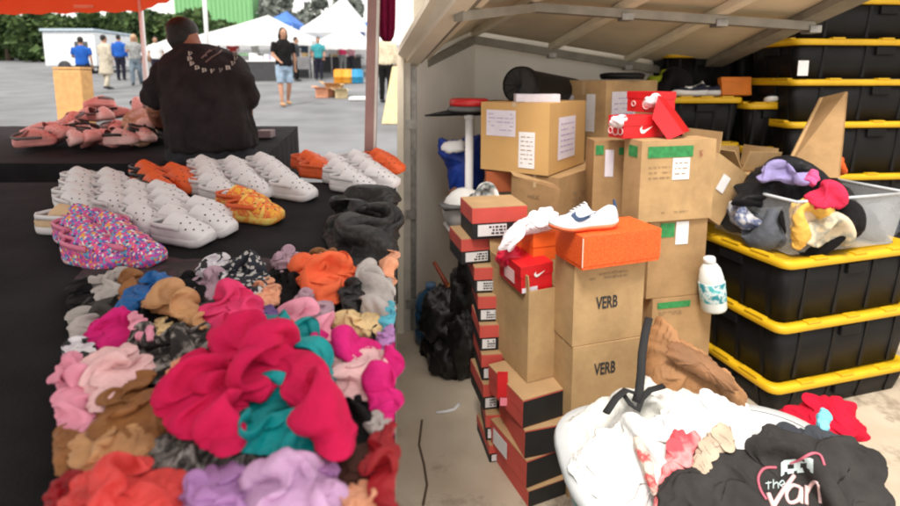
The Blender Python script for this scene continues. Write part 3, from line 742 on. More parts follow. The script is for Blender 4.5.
g('shirt', 'copper brown satin dress in folds at the left', [(106, 398), (124, 382), (146, 366), (150, 376), (144, 390), (160, 398), (166, 416), (156, 436), (128, 448), (104, 444), (94, 426)], 'brown', H=.07, wl=.08, base=.07, seed=35, ang=40, amp=.026)
g('shirt', 'tan satin dress lying below the copper one', [(74, 446), (90, 430), (118, 434), (150, 430), (160, 436), (146, 452), (128, 462), (104, 470), (82, 472)], 'tan', H=.05, wl=.08, base=.07, seed=36, ang=20, amp=.022)
g('shirt', 'dark brown garment at the left edge above the red one', [(58, 430), (82, 424), (94, 436), (86, 456), (66, 470), (56, 460)], 'brown', H=.05, wl=.07, base=.05, seed=37)
g('shirt', 'teal strip of cloth crossing behind the crimson sleeve', [(262, 318), (272, 316), (290, 328), (308, 340), (324, 356), (334, 372), (334, 388), (322, 386), (306, 362), (286, 344), (268, 330)], 'teal', H=.04, wl=.05, base=.095, seed=38, ang=-50)
g('shirt', 'pale pink top right of the crimson sleeve', [(316, 350), (332, 346), (352, 358), (384, 352), (386, 368), (376, 392), (352, 396), (336, 388), (334, 370)], 'palepink', H=.05, wl=.10, base=.08, seed=39, ang=60, amp=.014)
g('shirt', 'magenta garment at the right edge of the heap', [(380, 372), (390, 352), (397, 352), (397, 428), (386, 418), (370, 400)], 'magenta', H=.055, wl=.06, base=.08, seed=40, ang=-60)
g('shirt', 'black shirt below the pale pink top', [(336, 400), (352, 392), (372, 398), (378, 420), (366, 440), (342, 446), (330, 430)], 'black', H=.05, wl=.07, base=.06, seed=41)
g('shirt', 'pale grey scrap at the right edge of the heap', [(366, 424), (376, 412), (390, 418), (396, 430), (380, 436)], 'greyl', H=.03, wl=.05, base=.08, seed=42)
g('shirt', 'teal green shirt in the middle under the crimson garment', [(236, 404), (250, 390), (272, 378), (284, 384), (300, 420), (316, 430), (330, 438), (328, 454), (300, 458), (272, 452), (246, 448), (234, 434)], 'teal', H=.06, wl=.07, base=.10, seed=43, ang=85, amp=.018)
g('sweater', 'big crimson sweater body in the middle of the heap', [(164, 396), (172, 378), (186, 362), (204, 354), (218, 366), (232, 382), (240, 404), (240, 430), (226, 444), (200, 442), (178, 430), (164, 414)], 'crimson', H=.085, wl=.11, base=.115, seed=44, ang=-50, amp=.018)
g('sweater', 'crimson sweater with a long sleeve trailing down to the right', [(216, 346), (226, 328), (244, 320), (268, 328), (290, 346), (306, 364), (322, 384), (334, 404), (344, 418), (338, 430), (318, 434), (300, 424), (290, 400), (278, 384), (262, 398), (240, 394), (224, 376)], 'crimson', H=.08, wl=.10, base=.13, seed=45, ang=-40, amp=.024)
# front rows
g('shirt', 'black and grey striped garment below the big crimson sweater', [(150, 448), (166, 436), (190, 444), (216, 446), (238, 446), (256, 454), (248, 470), (220, 474), (186, 478), (160, 472)], 'zebra', H=.05, wl=.05, base=.07, seed=46, ang=80)
g('shirt', 'coral red satin blouse at the bottom left', [(76, 482), (98, 470), (122, 462), (140, 460), (154, 470), (176, 476), (190, 480), (186, 500), (170, 524), (110, 530), (72, 520)], 'coral', H=.075, wl=.09, base=.08, seed=47, ang=50, amp=.028)
g('shirt', 'dark red garment in the bottom left corner', [(50, 486), (74, 474), (96, 486), (98, 512), (60, 530), (46, 510)], 'darkred', H=.05, wl=.07, base=.06, seed=48)
g('shirt', 'lilac purple shirt at the bottom middle', [(186, 488), (206, 470), (234, 464), (250, 476), (252, 504), (240, 532), (200, 530), (184, 510)], 'lilac', H=.07, wl=.08, base=.08, seed=49, ang=60, amp=.02)
g('shirt', 'bright lilac top with soft folds at the bottom centre', [(244, 474), (268, 458), (292, 458), (318, 462), (336, 482), (344, 498), (330, 524), (280, 534), (248, 524)], 'lilac2', H=.075, wl=.09, base=.09, seed=50, ang=80, amp=.022)
g('shirt', 'plum coloured fold between the teal shirt and lilac top', [(290, 460), (312, 454), (332, 460), (336, 472), (314, 470), (296, 468)], 'lilac', H=.03, wl=.05, base=.10, seed=51)
g('shirt', 'chocolate brown garment at the lower right', [(330, 458), (342, 446), (362, 446), (374, 460), (370, 480), (350, 488), (336, 476)], 'choc', H=.06, wl=.10, base=.08, seed=52, amp=.01)
g('shirt', 'deep red shirt in the bottom right corner of the heap', [(368, 452), (376, 436), (392, 428), (396.5, 440), (396.5, 530), (378, 520), (372, 486)], 'darkred', H=.06, wl=.09, base=.09, seed=53, ang=80)
g('shirt', 'peach printed garment at the bottom edge beside the lilac top', [(340, 496), (354, 484), (372, 484), (380, 504), (372, 528), (344, 528)], 'peach', H=.045, wl=.05, base=.085, seed=54)
# feathery black heap by the clogs
cloth('boa', 'fluffy black garments heaped at the right end of the table', 'clothing', [(334, 212), (348, 200), (372, 196), (395, 198), (396, 255), (380, 266), (352, 268), (336, 256), (328, 234)], C['hair'], H=.10, wl=.035, amp=.03, base=.02, seed=60, crum=3.0)

# ================================================================ GARAGE: cartons
def fit(cx, ytop, ybot, Y, yaw, lx, rx):
    """a box from its nearest upright edge: origin, yaw matrix and (w, d, h); +x runs along the right face, +y along the left face"""
    o = P(cx, ybot, Y); t = P(cx, ytop, Y); mid = (o+t)/2; h = t.z-o.z
    a = R(yaw); w = slide(mid, Vector((math.cos(a), math.sin(a), 0)), rx); d = slide(mid, Vector((-math.sin(a), math.cos(a), 0)), lx)
    return o, (0, 0, a), (abs(w), abs(d), h)
def decal(root, name, face, dim, u0, u1, v0, v1, m, off=.0032, th=.0008):
    """flat sheet on the right face ('R', y=0), left face ('L', x=0) or top; u, v are 0..1"""
    w, d, h = dim
    if face == 'R': a, b = (u0*w, -off-th, v0*h), (u1*w, -off, v1*h)
    elif face == 'L': a, b = (-off-th, (1-u1)*d, v0*h), (-off, (1-u0)*d, v1*h)
    else: a, b = (u0*w, v0*d, h+off), (u1*w, v1*d, h+off+th)
    return MB().box(a, b).build(name, m, root)
def lines(root, name, face, dim, u0, u1, v0, v1, n, m, off=.0045, seed=0, wgt=.35):
    rr = random.Random(seed); mb = MB(); w, d, h = dim
    for i in range(n):
        v = v1 - (v1-v0)*(i+.5)/n; hh = (v1-v0)/n*wgt
        u = u0
        while u < u1:
            l = min(u1-u, rr.uniform(.03, .11)*(1 if u1-u0 > .3 else .7))
            if rr.random() < .86:
                a, b = u, u+l
                if face == 'R': mb.box((a*w, -off-.0006, (v-hh/2)*h), (b*w, -off, (v+hh/2)*h))
                else: mb.box((-off-.0006, (1-b)*d, (v-hh/2)*h), (-off, (1-a)*d, (v+hh/2)*h))
            u += l+.022
    o = mb.build(name, m, root); o['kind'] = 'stuff'; return o
def word(root, body, face, dim, u, v, size, m, name='printed_word', **k):
    w, d, h = dim
    if face == 'R': M = Matrix.Translation((u*w, -.0042, v*h)) @ Matrix.Rotation(R(90), 4, 'X')
    else: M = Matrix.Translation((-.0042, (1-u)*d, v*h)) @ Matrix.Rotation(R(-90), 4, 'Z') @ Matrix.Rotation(R(90), 4, 'X')
    return text_mesh(name, body, size, m, root, M, **k)
def carton(label, f, m=CARD, tape=True, name='cardboard_box', cat='box', seed=1, group=None):
    o, rot, dim = f; w, d, h = dim
    root = thing(name, label, cat, o, rot, group)
    rr = random.Random(seed); j = lambda: rr.uniform(-.0025, .0025)
    N = 7; mb = MB()
    # body: sides with a slight bulge, subdivided so that the board is not dead flat
    def face(p, ux, uy, nn):
        vs = []; fs = []
        for b in range(N+1):
            for a in range(N+1):
                s, t = a/N, b/N
                bul = .0022*math.sin(math.pi*s)*math.sin(math.pi*t)*(1+.8*noise.noise(Vector((s*2+seed, t*2, seed*.7))))*min(1, 6*w)
                vs.append(p + ux*s + uy*t + nn*bul)
        for b in range(N):
            for a in range(N): k = b*(N+1)+a; fs.append((k, k+1, k+N+2, k+N+1))
        mb.add(vs, fs)
    X, Y_, Z = Vector((w, 0, 0)), Vector((0, d, 0)), Vector((0, 0, h)); O = Vector((0, 0, 0))
    face(O, X, Z, Vector((0, -1, 0))); face(Y_, -Y_, Z, Vector((-1, 0, 0))); face(X, Y_, Z, Vector((1, 0, 0))); face(X+Y_, -X, Z, Vector((0, 1, 0)))
    mb.add([O, X, X+Y_, Y_], [(3, 2, 1, 0)])
    bo = mb.build('carton_body', m, root, True)
    # two closing flaps with a seam between them
    for y0, y1 in ((0.0, .497), (.503, 1.0)):
        MB().box((.001, y0*d+.001, h-.003), (w-.001, y1*d-.001, h+.004+rr.uniform(0, .002))).build('flap', m, root)
    if tape:
        MB().box((-.0012, .47*d, h-.05*h), (-.0002, .53*d, h+.008)).build('tape', TAPE, root)
        MB().box((0, .47*d, h+.0065), (w, .53*d, h+.0078)).build('tape', TAPE, root)
    return root, dim
def open_carton(label, o, rot, dim, m=CARD, flaps=(60, 70, 110, 40), t=.005, name='cardboard_box', bend=0.0):
    w, d, h = dim; root = thing(name, label, 'box', o, rot)
    MB().box((0, 0, 0), (w, t, h)).build('side_panel', m, root); MB().box((0, d-t, 0), (w, d, h)).build('side_panel', m, root)
    MB().box((0, t+.0003, 0), (t, d-t-.0003, h)).build('side_panel', m, root); MB().box((w-t, t+.0003, 0), (w, d-t-.0003, h)).build('side_panel', m, root)
    MB().box((t, t, .001), (w-t, d-t, .006)).build('base_panel', CARDIN, root)
    fl = [((0, 0, h), 'X', -1, w, d*.5), ((0, d, h), 'X', 1, w, d*.5), ((0, 0, h), 'Y', -1, d, w*.45), ((w, 0, h), 'Y', 1, d, w*.45)]
    for (p, ax, sg, ln, wd), ang in zip(fl, flaps):
        if ang is None: continue
        a = R(ang); mb = MB()          # angle 0 stands upright, 90 lies outward
        if ax == 'X': dirv = Vector((0, sg*math.sin(a), math.cos(a))); ex = Vector((ln, 0, 0))
        else: dirv = Vector((sg*math.sin(a), 0, math.cos(a))); ex = Vector((0, ln, 0))
        p = Vector(p) + dirv*.002; nn = ex.cross(dirv).normalized()*t
        e = ex*.015
        mb.hexa([p, p+ex, p+ex-e+dirv*wd, p+e+dirv*wd, p+nn, p+ex+nn, p+ex-e+dirv*wd+nn, p+e+dirv*wd+nn]).build('flap', m, root)
    return root
SWOOSH = [(0, .30), (.06, .12), (.18, .02), (.34, .03), (.62, .20), (1.0, .46), (.60, .32), (.36, .24), (.22, .24), (.16, .34), (.20, .52)]
def swoosh(root, face, dim, u, v, s, m):
    w, d, h = dim; mb = MB(); pts = []
    for x, y in SWOOSH:
        if face == 'R': pts.append(Vector((u*w + x*s, -.0022, v*h + y*s)))
        else: pts.append(Vector((-.0022, (1-u)*d - x*s, v*h + y*s)))
    mb.add(pts, [tuple(range(len(pts)))])
    return mb.build('logo', m, root)

# ---- VERB cartons (three in the stack, the lowest mostly behind the white clothes)
f1 = fit(572, 267, 347, 2.0, 17, 553, 642)
v1, dm = carton('tan carton printed VERB, topmost of the VERB stack under the orange shoe box', f1, seed=3)
word(v1, 'VERB', 'R', dm, .31, .44, .074, INK, xs=.60, bold=.0012)
lines(v1, 'faint_print', 'R', dm, .22, .74, .80, .90, 2, INKG, seed=2, wgt=.5)
o1, r1, d1 = f1
f2 = (o1 - Vector((0, 0, d1[2]+.008)) + Vector((.004, -.004, 0)), (0, 0, r1[2]-.015), (d1[0]*1.0, d1[1]*1.03, d1[2]))
v2, dm = carton('tan carton printed VERB, the lower one behind the white clothes', f2, seed=4)
word(v2, 'VERB', 'R', dm, .30, .62, .074, INK, xs=.60, bold=.0012)
z2 = f2[0].z
f3 = (Vector((f2[0].x, f2[0].y, FLOOR)), r1, (d1[0]*1.05, d1[1]*1.1, z2-FLOOR-.009))
carton('tall plain carton standing on the floor beneath the VERB stack', f3, seed=5)

# ---- orange shoe box with white running shoe
def shoebox(label, f, mb_, ml, lid=.34, name='shoe_box', seam=None, group=None, liddepth=.003):
    """shoe box: tray and an overhanging lid"""
    o, rot, dim = f; w, d, h = dim
    root = thing(name, label, 'shoe box', o, rot, group)
    MB().box((.002, .002, 0), (w-.002, d-.002, h*(1-lid)+.004), bev=.0015).build('tray', mb_, root)
    MB().box((-liddepth+.002, -liddepth+.002, h*(1-lid)), (w+liddepth-.002, d+liddepth-.002, h), bev=.002).build('lid', ml, root)
    return root, dim
fo = fit(582, 233, 268, 1.93, 19, 551, 660); fo = (Vector((fo[0].x, fo[0].y, f1[0].z+d1[2]+.0105)), fo[1], (fo[2][0], fo[2][1]*.85, .135))
ob, dm_o = shoebox('speckled orange shoe box under the white running shoe', fo, ORANGEC, ORANGEC, lid=.9)
MB().box((-.0022, -.0022, .012), (.0022, -.0012, dm_o[2]-.006)).build('corner_seam', mat('pale_edge', (.8, .6, .5), .6), ob)

def sneaker(label, loc, rot, up, sole, accent, scale=1.0, name='running_shoe', mark=None):
    root = thing(name, label, 'shoe', loc, rot); root.scale = (scale,)*3
    L = .29; W = [(0, .026), (.08, .036), (.25, .038), (.45, .037), (.7, .049), (.86, .046), (.95, .032), (1, .010)]
    mb = MB(); mb2 = MB(); r1_, r2_ = [], []
    for i in range(27):
        t = i/26; w = interp(W, t); x = (t-.5)*L; toe = .018*max(0, (t-.72)/.28)**1.6; heel = .010*max(0, (.12-t)/.12)
        hb = .034 - .008*t
        r1_.append([Vector((x, w*a, toe+heel+b)) for a, b in ((-.86, 0), (.86, 0), (1.03, .008), (1.06, hb*.35), (.98, hb*.5), (-.98, hb*.5), (-1.06, hb*.35), (-1.03, .008))])
        r2_.append([Vector((x, w*a, toe+heel*.5+b)) for a, b in ((-.98, hb*.5), (.98, hb*.5), (1.06, hb*.75), (1.0, hb), (-1.0, hb), (-1.06, hb*.75))])
    mb.loft(r1_).build('outsole', sole, root, True); mb2.loft(r2_).build('midsole', WHITE, root, True)
    HT = [(0, .085), (.05, .108), (.12, .100), (.25, .078), (.36, .082), (.46, .104), (.58, .086), (.75, .062), (.9, .050), (.97, .040), (1, .030)]
    mb = MB(); rings = []
    for i in range(30):
        t = i/29; w = interp(W, t)*.97; h = interp(HT, t); x = (t-.5)*L; toe = .016*max(0, (t-.72)/.28)**1.6
        z0 = .028-.008*t+toe; ring = []
        openk = max(0, 1-abs(t-.22)/.20)
        for j in range(15):
            a = math.pi*j/14; s = math.sin(a)
            zz = z0 + (h-z0+toe)*(s**.8)
            if openk > 0 and s > .75: zz -= openk**.5*.045*(s-.75)/.25
            ring.append(Vector((x - (.012 if t < .05 else 0)*s*.0, w*math.cos(a)*(1-.28*max(0, s-.3)), zz)))
        rings.append(ring)
    mb.loft(rings, closed=False); o = mb.build('upper', up, root, True)
    so = o.modifiers.new('th', 'SOLIDIFY'); so.thickness = .003; so.offset = -1
    mb = MB()
    for k in range(5):
        t = .47+.05*k; h = interp(HT, t); mb.tube([((t-.5)*L, -.018, h*.965+.003), ((t-.495)*L, 0, h+.006), ((t-.5)*L, .018, h*.965+.003)], .0032, 6)
    mb.build('laces', WHITE, root, True)['kind'] = 'stuff'
    mb = MB()
    for sg in (-1, 1):
        pts = []
        for x, y in SWOOSH:
            t = .72 - x*.42; w = interp(W, t)*.97
            zz = .040 + y*.075; k = min(1, (zz-.028)/(interp(HT, t)-.028)); a = math.asin(min(.98, max(0, k))**(1/.8))
            pts.append(Vector(((t-.5)*L, sg*(w*math.cos(a)*(1-.28*max(0, math.sin(a)-.3))+.003), zz)))
        mb.add(pts, [tuple(range(len(pts)))])
    mb.build('side_mark', accent, root)['kind'] = 'stuff'
    mb = MB().tube([((.02-.5)*L, 0, .045), ((.0-.5)*L, 0, .08), ((.02-.5)*L, 0, .112)], [.012, .012, .008], 8, flat=.5); mb.build('heel_tab', accent, root, True)
    return root
NAVY = mat('navy_trim', (.03, .06, .13), .5)
po = P(583, 219, 2.03)
sneaker('white running shoe with orange sole on the speckled orange box', Vector((po.x, po.y, fo[0].z+.1375)), (R(3), 0, R(180+14)), mat('white_knit', (.74, .76, .82), .7, var=.06, bump=.2, bscale=200), mat('orange_rubber', (.80, .16, .06), .5), NAVY, 1.0)
# the shoe's mate sits lower left with its toe down
pw = P(530, 232, 2.12)
cloth('tissue_paper', 'white tissue paper spilling left of the running shoe', 'paper', [(502, 246), (506, 232), (522, 218), (548, 206), (558, 214), (552, 228), (524, 234), (512, 248)], mat('tissue_white', (.80, .74, .78), .7, var=.03), H=.06, wl=.07, amp=.012, o=P(530, 232, 2.2), n=Vector((-.1, -.75, .65)).normalized(), base=0, seed=71, edge=.02, ka=1.45, kb=1.2)

# ---- open carton with bags and orange box left of the VERB stack
fop = fit(527, 292, 383, 2.10, 22, 497, 556)
oc = open_carton('open tan carton holding red bags, left of the VERB stack', fop[0], fop[1], (fop[2][0], fop[2][1]+.08, fop[2][2]), CARD, (None, 12, 4, None))
fb = fit(533, 234, 262, 2.22, 18, 514, 556)
bx, dmx = shoebox('plain orange shoe box wedged beside the speckled orange one', (fb[0]+Vector((0, 0, 0)), fb[1], (fb[2][0]+.05, fb[2][1], fb[2][2])), ORANGE, ORANGE, lid=.5)
frb = fit(521, 267, 294, 2.12, 20, 499, 553)
rb_, drb = shoebox('red shoe box with white marks standing in the open carton', (frb[0], (R(2), R(-3), frb[1][2]), (frb[2][0], frb[2][1], frb[2][2])), NRED, NRED, lid=.42)
swoosh(rb_, 'R', drb, .40, .52, .055, WHITE); decal(rb_, 'size_label', 'R', drb, .02, .50, .02, .20, PAPER_L); decal(rb_, 'side_label', 'L', drb, .30, .75, .2, .7, mat('pale_pink_print', (.85, .55, .55), .5))
RBAG = mat('red_plastic_bag', (.66, .012, .05), .45, var=.15, scale=20)
cloth('plastic_bag', 'crumpled red bag tucked behind the red shoe box in the open carton', 'bag', [(497, 262), (499, 248), (508, 242), (520, 250), (526, 264), (512, 270)], RBAG, H=.08, wl=.05, amp=.02, o=P(510, 258, 2.26), n=Vector((-.15, -.85, .5)).normalized(), base=0, seed=72, edge=.04, ka=1.5, kb=1.3)
fbo = fit(520, 300, 372, 2.2, 40, 512, 534)
shoebox('orange box seen standing inside the open carton', (fbo[0], fbo[1], fbo[2]), ORANGEC, ORANGEC, lid=.2)

# ---- leaning stacks of red and black shoe boxes
GS = 'red and black shoe boxes stacked on the floor'
def rbox(label, f, tagface='R', flip=False):
    o, rot, dim = f; w, d, h = dim
    root = thing('shoe_box', label, 'shoe box', o, rot, GS)
    kr = mat('kraft_lid', (.44, .28, .14), .8, var=.08)
    MB().box((.002, .002, 0), (w-.002, d-.002, h*.52), bev=.0015).build('tray', BLKCARD, root)
    MB().box((0, 0, h*.5), (w, d, h-.004), bev=.0015).build('lid', REDBOX, root)
    MB().box((.002, .002, h-.0035), (w-.002, d-.002, h-.001)).build('lid_top', kr, root)
    w_ = (w, d, h)
    decal(root, 'size_label', tagface, w_, .10, .62, .10, .46, PAPER)
    lines(root, 'label_print', tagface, w_, .30, .60, .13, .43, 3, INK, seed=int(o.z*1000) % 97, wgt=.6)
    return root
# top box set askew
ft = fit(472, 208, 240, 2.42, 12, 459, 527)
rbox('red and black shoe box set askew on top of the leaning stack', (ft[0], ft[1], (ft[2][0], ft[2][1]*.9, ft[2][2])))
ztop = ft[0].z - .001
hb = .131; z = ztop; k = 0
xs0 = [(461, 505), (474, 505), (478, 507), (480, 506), (482, 508), (484, 507), (487, 510), (491, 516), (495, 521), (498, 525)]
NAMES = ['second from the top of the leaning stack', 'third down in the leaning stack', 'fourth down in the leaning stack', 'fifth down in the leaning stack', 'sixth down in the leaning stack, behind the pink label', 'seventh down in the leaning stack', 'eighth down in the leaning stack', 'ninth down in the leaning stack', 'tenth down in the leaning stack', 'at the bottom of the leaning stack']
i = 0
while z - FLOOR > .02 and i < 10:
    h = min(hb, z-FLOOR)
    a, b = xs0[i]
    Y = 2.44 - .034*i
    pa = P(a, 300, Y); pb = P(b, 300, Y); 
    yaw = 14 if i < 1 else rnd.uniform(3, 14)
    rbox('red and black shoe box, ' + NAMES[i], (Vector((pa.x, Y, z-h)), (0, 0, R(yaw)), ((pb.x-pa.x)*1.0, .24, h-.001)))
    z -= h; i += 1
# front column below the open carton: black ends, red sides
zt = fop[0].z - .002; i = 0
while zt - FLOOR > .03:
    h = min(.128, zt-FLOOR); Y = 1.98 - .012*i
    pc = P(523 + 2.5*i, 400, Y); yaw = R(20 + rnd.uniform(-6, 6))
    root = thing('shoe_box', 'black fronted shoe box with red side, ' + ['topmost', 'second', 'third', 'fourth', 'fifth', 'sixth'][i] + ' under the open carton', 'shoe box', (pc.x, Y, zt-h), (0, 0, yaw), GS)
    w, d = .23, .30
    MB().box((.002, .002, 0), (w-.002, d-.002, h*.55), bev=.0015).build('tray', REDBOX, root)
    MB().box((0, 0, h*.5), (w, d, h-.005), bev=.0015).build('lid', REDBOX, root)
    MB().box((.001, -.0015, .004), (w-.001, -.0003, h*.93)).build('end_panel', BLKCARD, root)
    MB().box((0, 0, h-.0045), (w, d, h-.001)).build('lid_top', mat('kraft_lid', 0), root)
    if i == 2: decal(root, 'size_label', 'L', (w, d, h), .1, .5, .2, .8, PAPER)
    zt -= h; i += 1
pm = P(508, 372, 2.0)
rl = thing('sale_tag', 'bright red paper tag with a pink square stuck on the shoe box stack', 'tag', P(505, 397, 2.1))
for (a, b, m) in (((497, 372), (508, 398), NRED), ((500, 397), (509, 406), mat('pink_paper', (.85, .25, .33), .5))):
    p0, p1 = P(a[0], b[1], 2.10), P(b[0], a[1], 2.10); l0 = rl.location
    MB().box(p0-l0, p1-l0+Vector((0, .004, 0)), bev=.001).build('paper', m, rl)

# ---- cartons behind
fA = fit(548, 104.5, 176, 2.75, 56, 480, 584)
A, dA = carton('tan carton with two white labels beside the black tube', fA, mat('cardboard_golden', (.56, .34, .13), .85, var=.06, scale=5), seed=11)
decal(A, 'paper_label', 'L', dA, .09, .53, .52, .90, PAPER_L); lines(A, 'handwriting', 'L', dA, .12, .50, .58, .87, 5, INKV, seed=5, wgt=.18)
decal(A, 'shipping_label', 'L', dA, .58, .81, .08, .60, PAPER); lines(A, 'label_print', 'L', dA, .61, .78, .12, .56, 7, INKG, seed=6, wgt=.2)
decal(A, 'paper_label', 'R', dA, .22, .68, .18, .80, PAPER_L); lines(A, 'handwriting', 'R', dA, .28, .64, .25, .74, 6, INKV, seed=7, wgt=.18)
fB0 = fit(556, 182, 300, 2.72, 52, 509, 604)
zB = fA[0].z-.012; fB = (Vector((fB0[0].x, fB0[0].y, FLOOR)), fB0[1], (fB0[2][0], fB0[2][1], zB-FLOOR))
B, dB = carton('tall darker carton under the one with two white labels', fB, CARD2, seed=12)
word(B, 'HKX', 'L', dB, .36, .90, .035, INKG, name='printed_word'); lines(B, 'faint_print', 'R', dB, .25, .8, .84, .93, 3, INKG, seed=9)
mb = MB(); a, b, c, d = P(510, 171, 2.68), P(553, 184, 2.52), P(560, 190, 2.50), P(514, 176, 2.66)
tp = P(512, 180, 2.72)
pz = Vector((0, 0, .004)); fl = mb.hexa([a, b, c, d, a+pz, b+pz, c+pz, d+pz]).build('open_flap', CARD, B); fl.matrix_parent_inverse = (Matrix.Translation(B.location) @ B.rotation_euler.to_matrix().to_4x4()).inverted()
fC = fit(604, 81, 141, 3.3, 42, 561, 655)
Cb, dC = carton('tan carton with white labels behind the red shoe boxes', (Vector((fC[0].x, fC[0].y, FLOOR)), fC[1], (fC[2][0], fC[2][1], fC[0].z+fC[2][2]-FLOOR)), CARD, seed=13)
H = dC[2]; hh = fC[2][2]
decal(Cb, 'shipping_label', 'L', dC, .58, .78, 1-.86*hh/H, 1-.22*hh/H, PAPER); decal(Cb, 'paper_label', 'L', dC, .05, .28, 1-.5*hh/H, 1-.25*hh/H, PAPER_L)
decal(Cb, 'paper_label', 'R', dC, .10, .55, 1-.78*hh/H, 1-.18*hh/H, PAPER_L); lines(Cb, 'handwriting', 'R', dC, .15, .5, 1-.7*hh/H, 1-.25*hh/H, 5, INKV, seed=8, wgt=.2)
mbk = MB().lathe([(.001, 0), (.12, 0), (.13, .02), (.13, .035), (.10, .045), (.001, .045)], 24); 
pk = P(622, 80, 3.55); kb = mbk.build('black_tray', BLACKP, None, True); kb.location = (pk.x, pk.y, FLOOR+H+.011); kb.scale = (1.15, .9, 1.0); tag(kb, 'low black plastic tray on top of the carton behind the red boxes', 'tray')

# green-taped cartons
fD = fit(638, 142, 223, 2.55, 14, 621, 712)
D, dD = carton('large tan carton with green tape and white label under the red boxes', fD, CARD, seed=14, tape=False)
decal(D, 'green_tape', 'R', dD, .08, .68, .80, .94, GREEN); decal(D, 'shipping_label', 'R', dD, .41, .64, .52, .79, PAPER, off=.0048); lines(D, 'label_print', 'R', dD, .44, .61, .56, .76, 3, INKG, seed=3, off=.0062, wgt=.2)
lines(D, 'printed_form', 'R', dD, .10, .38, .52, .72, 3, INKG, seed=4, wgt=.18); lines(D, 'faint_print', 'R', dD, .30, .66, .10, .13, 1, INKG, seed=14)
decal(D, 'green_tape', 'L', dD, .3, .8, .80, .94, GREEN)
text_mesh('pen_mark', 'S', .045, mat('red_pen', (.35, .10, .07), .8), D, Matrix.Translation((.76*dD[0], -.0075, .80*dD[2])) @ Matrix.Rotation(R(90), 4, 'X'))
fD2 = fit(592, 142, 204, 2.78, -3, 590.5, 626)
D2, dD2 = carton('carton with a small white label squeezed behind the green-taped one', (Vector((fD2[0].x, fD2[0].y, FLOOR)), fD2[1], (fD2[2][0], .2, fD2[0].z+fD2[2][2]-FLOOR)), CARD2, seed=15, tape=False)
q = fD2[2][2]/dD2[2]
decal(D2, 'green_tape', 'R', dD2, .04, .28, 1-.2*q, 1-.05*q, GREEN); decal(D2, 'paper_label', 'R', dD2, .33, .58, 1-.55*q, 1-.12*q, PAPER_L); decal(D2, 'green_tape', 'R', dD2, .72, .98, 1-.2*q, 1-.08*q, GREEN)
fE = fit(646, 226, 299, 2.60, 12, 634, 703)
E, dE = carton('tan carton with green tape and label directly under the large one', (fE[0], fE[1], (fE[2][0], fE[2][1], fD[0].z-fE[0].z-.002)), CARD2, seed=16, tape=False)
decal(E, 'green_tape', 'R', dE, .18, .42, .78, .96, GREEN); decal(E, 'shipping_label', 'R', dE, .44, .66, .68, .97, PAPER, off=.0048)
fF = fit(646, 300, 420, 2.60, 12, 634, 705)
Fc, dF = carton('tan carton with a long green tape at the bottom of the taped stack', (Vector((fF[0].x, fF[0].y, FLOOR)), fF[1], (fF[2][0], fF[2][1], fE[0].z-FLOOR-.009)), CARD2, seed=17, tape=False)
decal(Fc, 'green_tape', 'R', dF, .08, .62, .92, .975, GREEN); lines(Fc, 'faint_print', 'R', dF, .1, .5, .86, .9, 2, INKG, seed=18)

# red shoe boxes on the large carton
zr = fD[0].z + dD[2] + .0075
fr1 = fit(623, 118, 141, 2.62, 22, 604, 664)
r1b, dr = shoebox('bright red shoe box with white marks sitting on the green-taped carton', (Vector((fr1[0].x, fr1[0].y, zr)), fr1[1], (fr1[2][0], fr1[2][1]*.8, .115)), NRED, NRED, lid=.45)
swoosh(r1b, 'R', dr, .38, .18, .085, WHITE)
def ring_mark(root, face, dim, u, v, r_, m):
    w, d, h = dim; pts = []
    for k in range(15):
        a = 6.283*k/14
        if face == 'L': pts.append((-.002, (1-u)*d + r_*math.cos(a), v*h + r_*math.sin(a)))
        else: pts.append((u*w + r_*math.cos(a), -.002, v*h + r_*math.sin(a)))
    return MB().tube(pts, .003, 5).build('ring_mark', m, root)
for u, r_ in ((.18, .016), (.50, .022), (.82, .018)): ring_mark(r1b, 'L', dr, u, .32, r_, mat('pale_pink_print', (.85, .55, .55), .5))
fr2 = fit(656, 97, 118, 2.80, 24, 626, 668)
r2b, dr2 = shoebox('bright red shoe box behind, raised on the lower red one', (Vector((fr2[0].x-.0, fr2[0].y, zr+.118)), fr2[1], (fr2[2][0]+.05, fr2[2][1], .115)), NRED, NRED, lid=.35)
for u, r_ in ((.25, .014), (.68, .026)): ring_mark(r2b, 'L', dr2, u, .4, r_, mat('pale_pink_print', 0))
ld = thing('opened_shoe_box', 'bright red opened shoe box tilted against the raised red one', 'shoe box')
a, b, c, d = P(658, 96, 2.70), P(684, 133, 2.66), P(668, 140, 2.62), P(652, 118, 2.66)
MB().hexa([a, b, c, d]+[p+Vector((.01, .02, .004)) for p in (a, b, c, d)]).build('lid_panel', NRED, ld)
a2, b2, c2, d2 = P(658, 96, 2.70), P(684, 133, 2.66), P(690, 131, 2.86), P(666, 98, 2.9)
MB().hexa([a2+Vector((0,0,.001)), b2+Vector((0,0,.001)), c2, d2]+[p+Vector((-.002, .0, .005)) for p in (a2, b2, c2, d2)]).build('lid_side', NRED, ld)
for (px, py, Y, lab) in ((618, 119, 2.63, 'crumpled white tissue sticking out of the lower red box'), (652, 99, 2.78, 'crumpled white tissue sticking out of the raised red box')):
    cloth('tissue_paper', lab, 'paper', [(px-7, py+4), (px-4, py-3), (px+6, py-3), (px+8, py+2), (px+2, py+6)], mat('tissue_white', 0), H=.03, wl=.03, amp=.008, o=P(px, py, Y), n=Vector((0, -.8, .6)), base=0, seed=px, MM=50, RR=10, edge=.01)

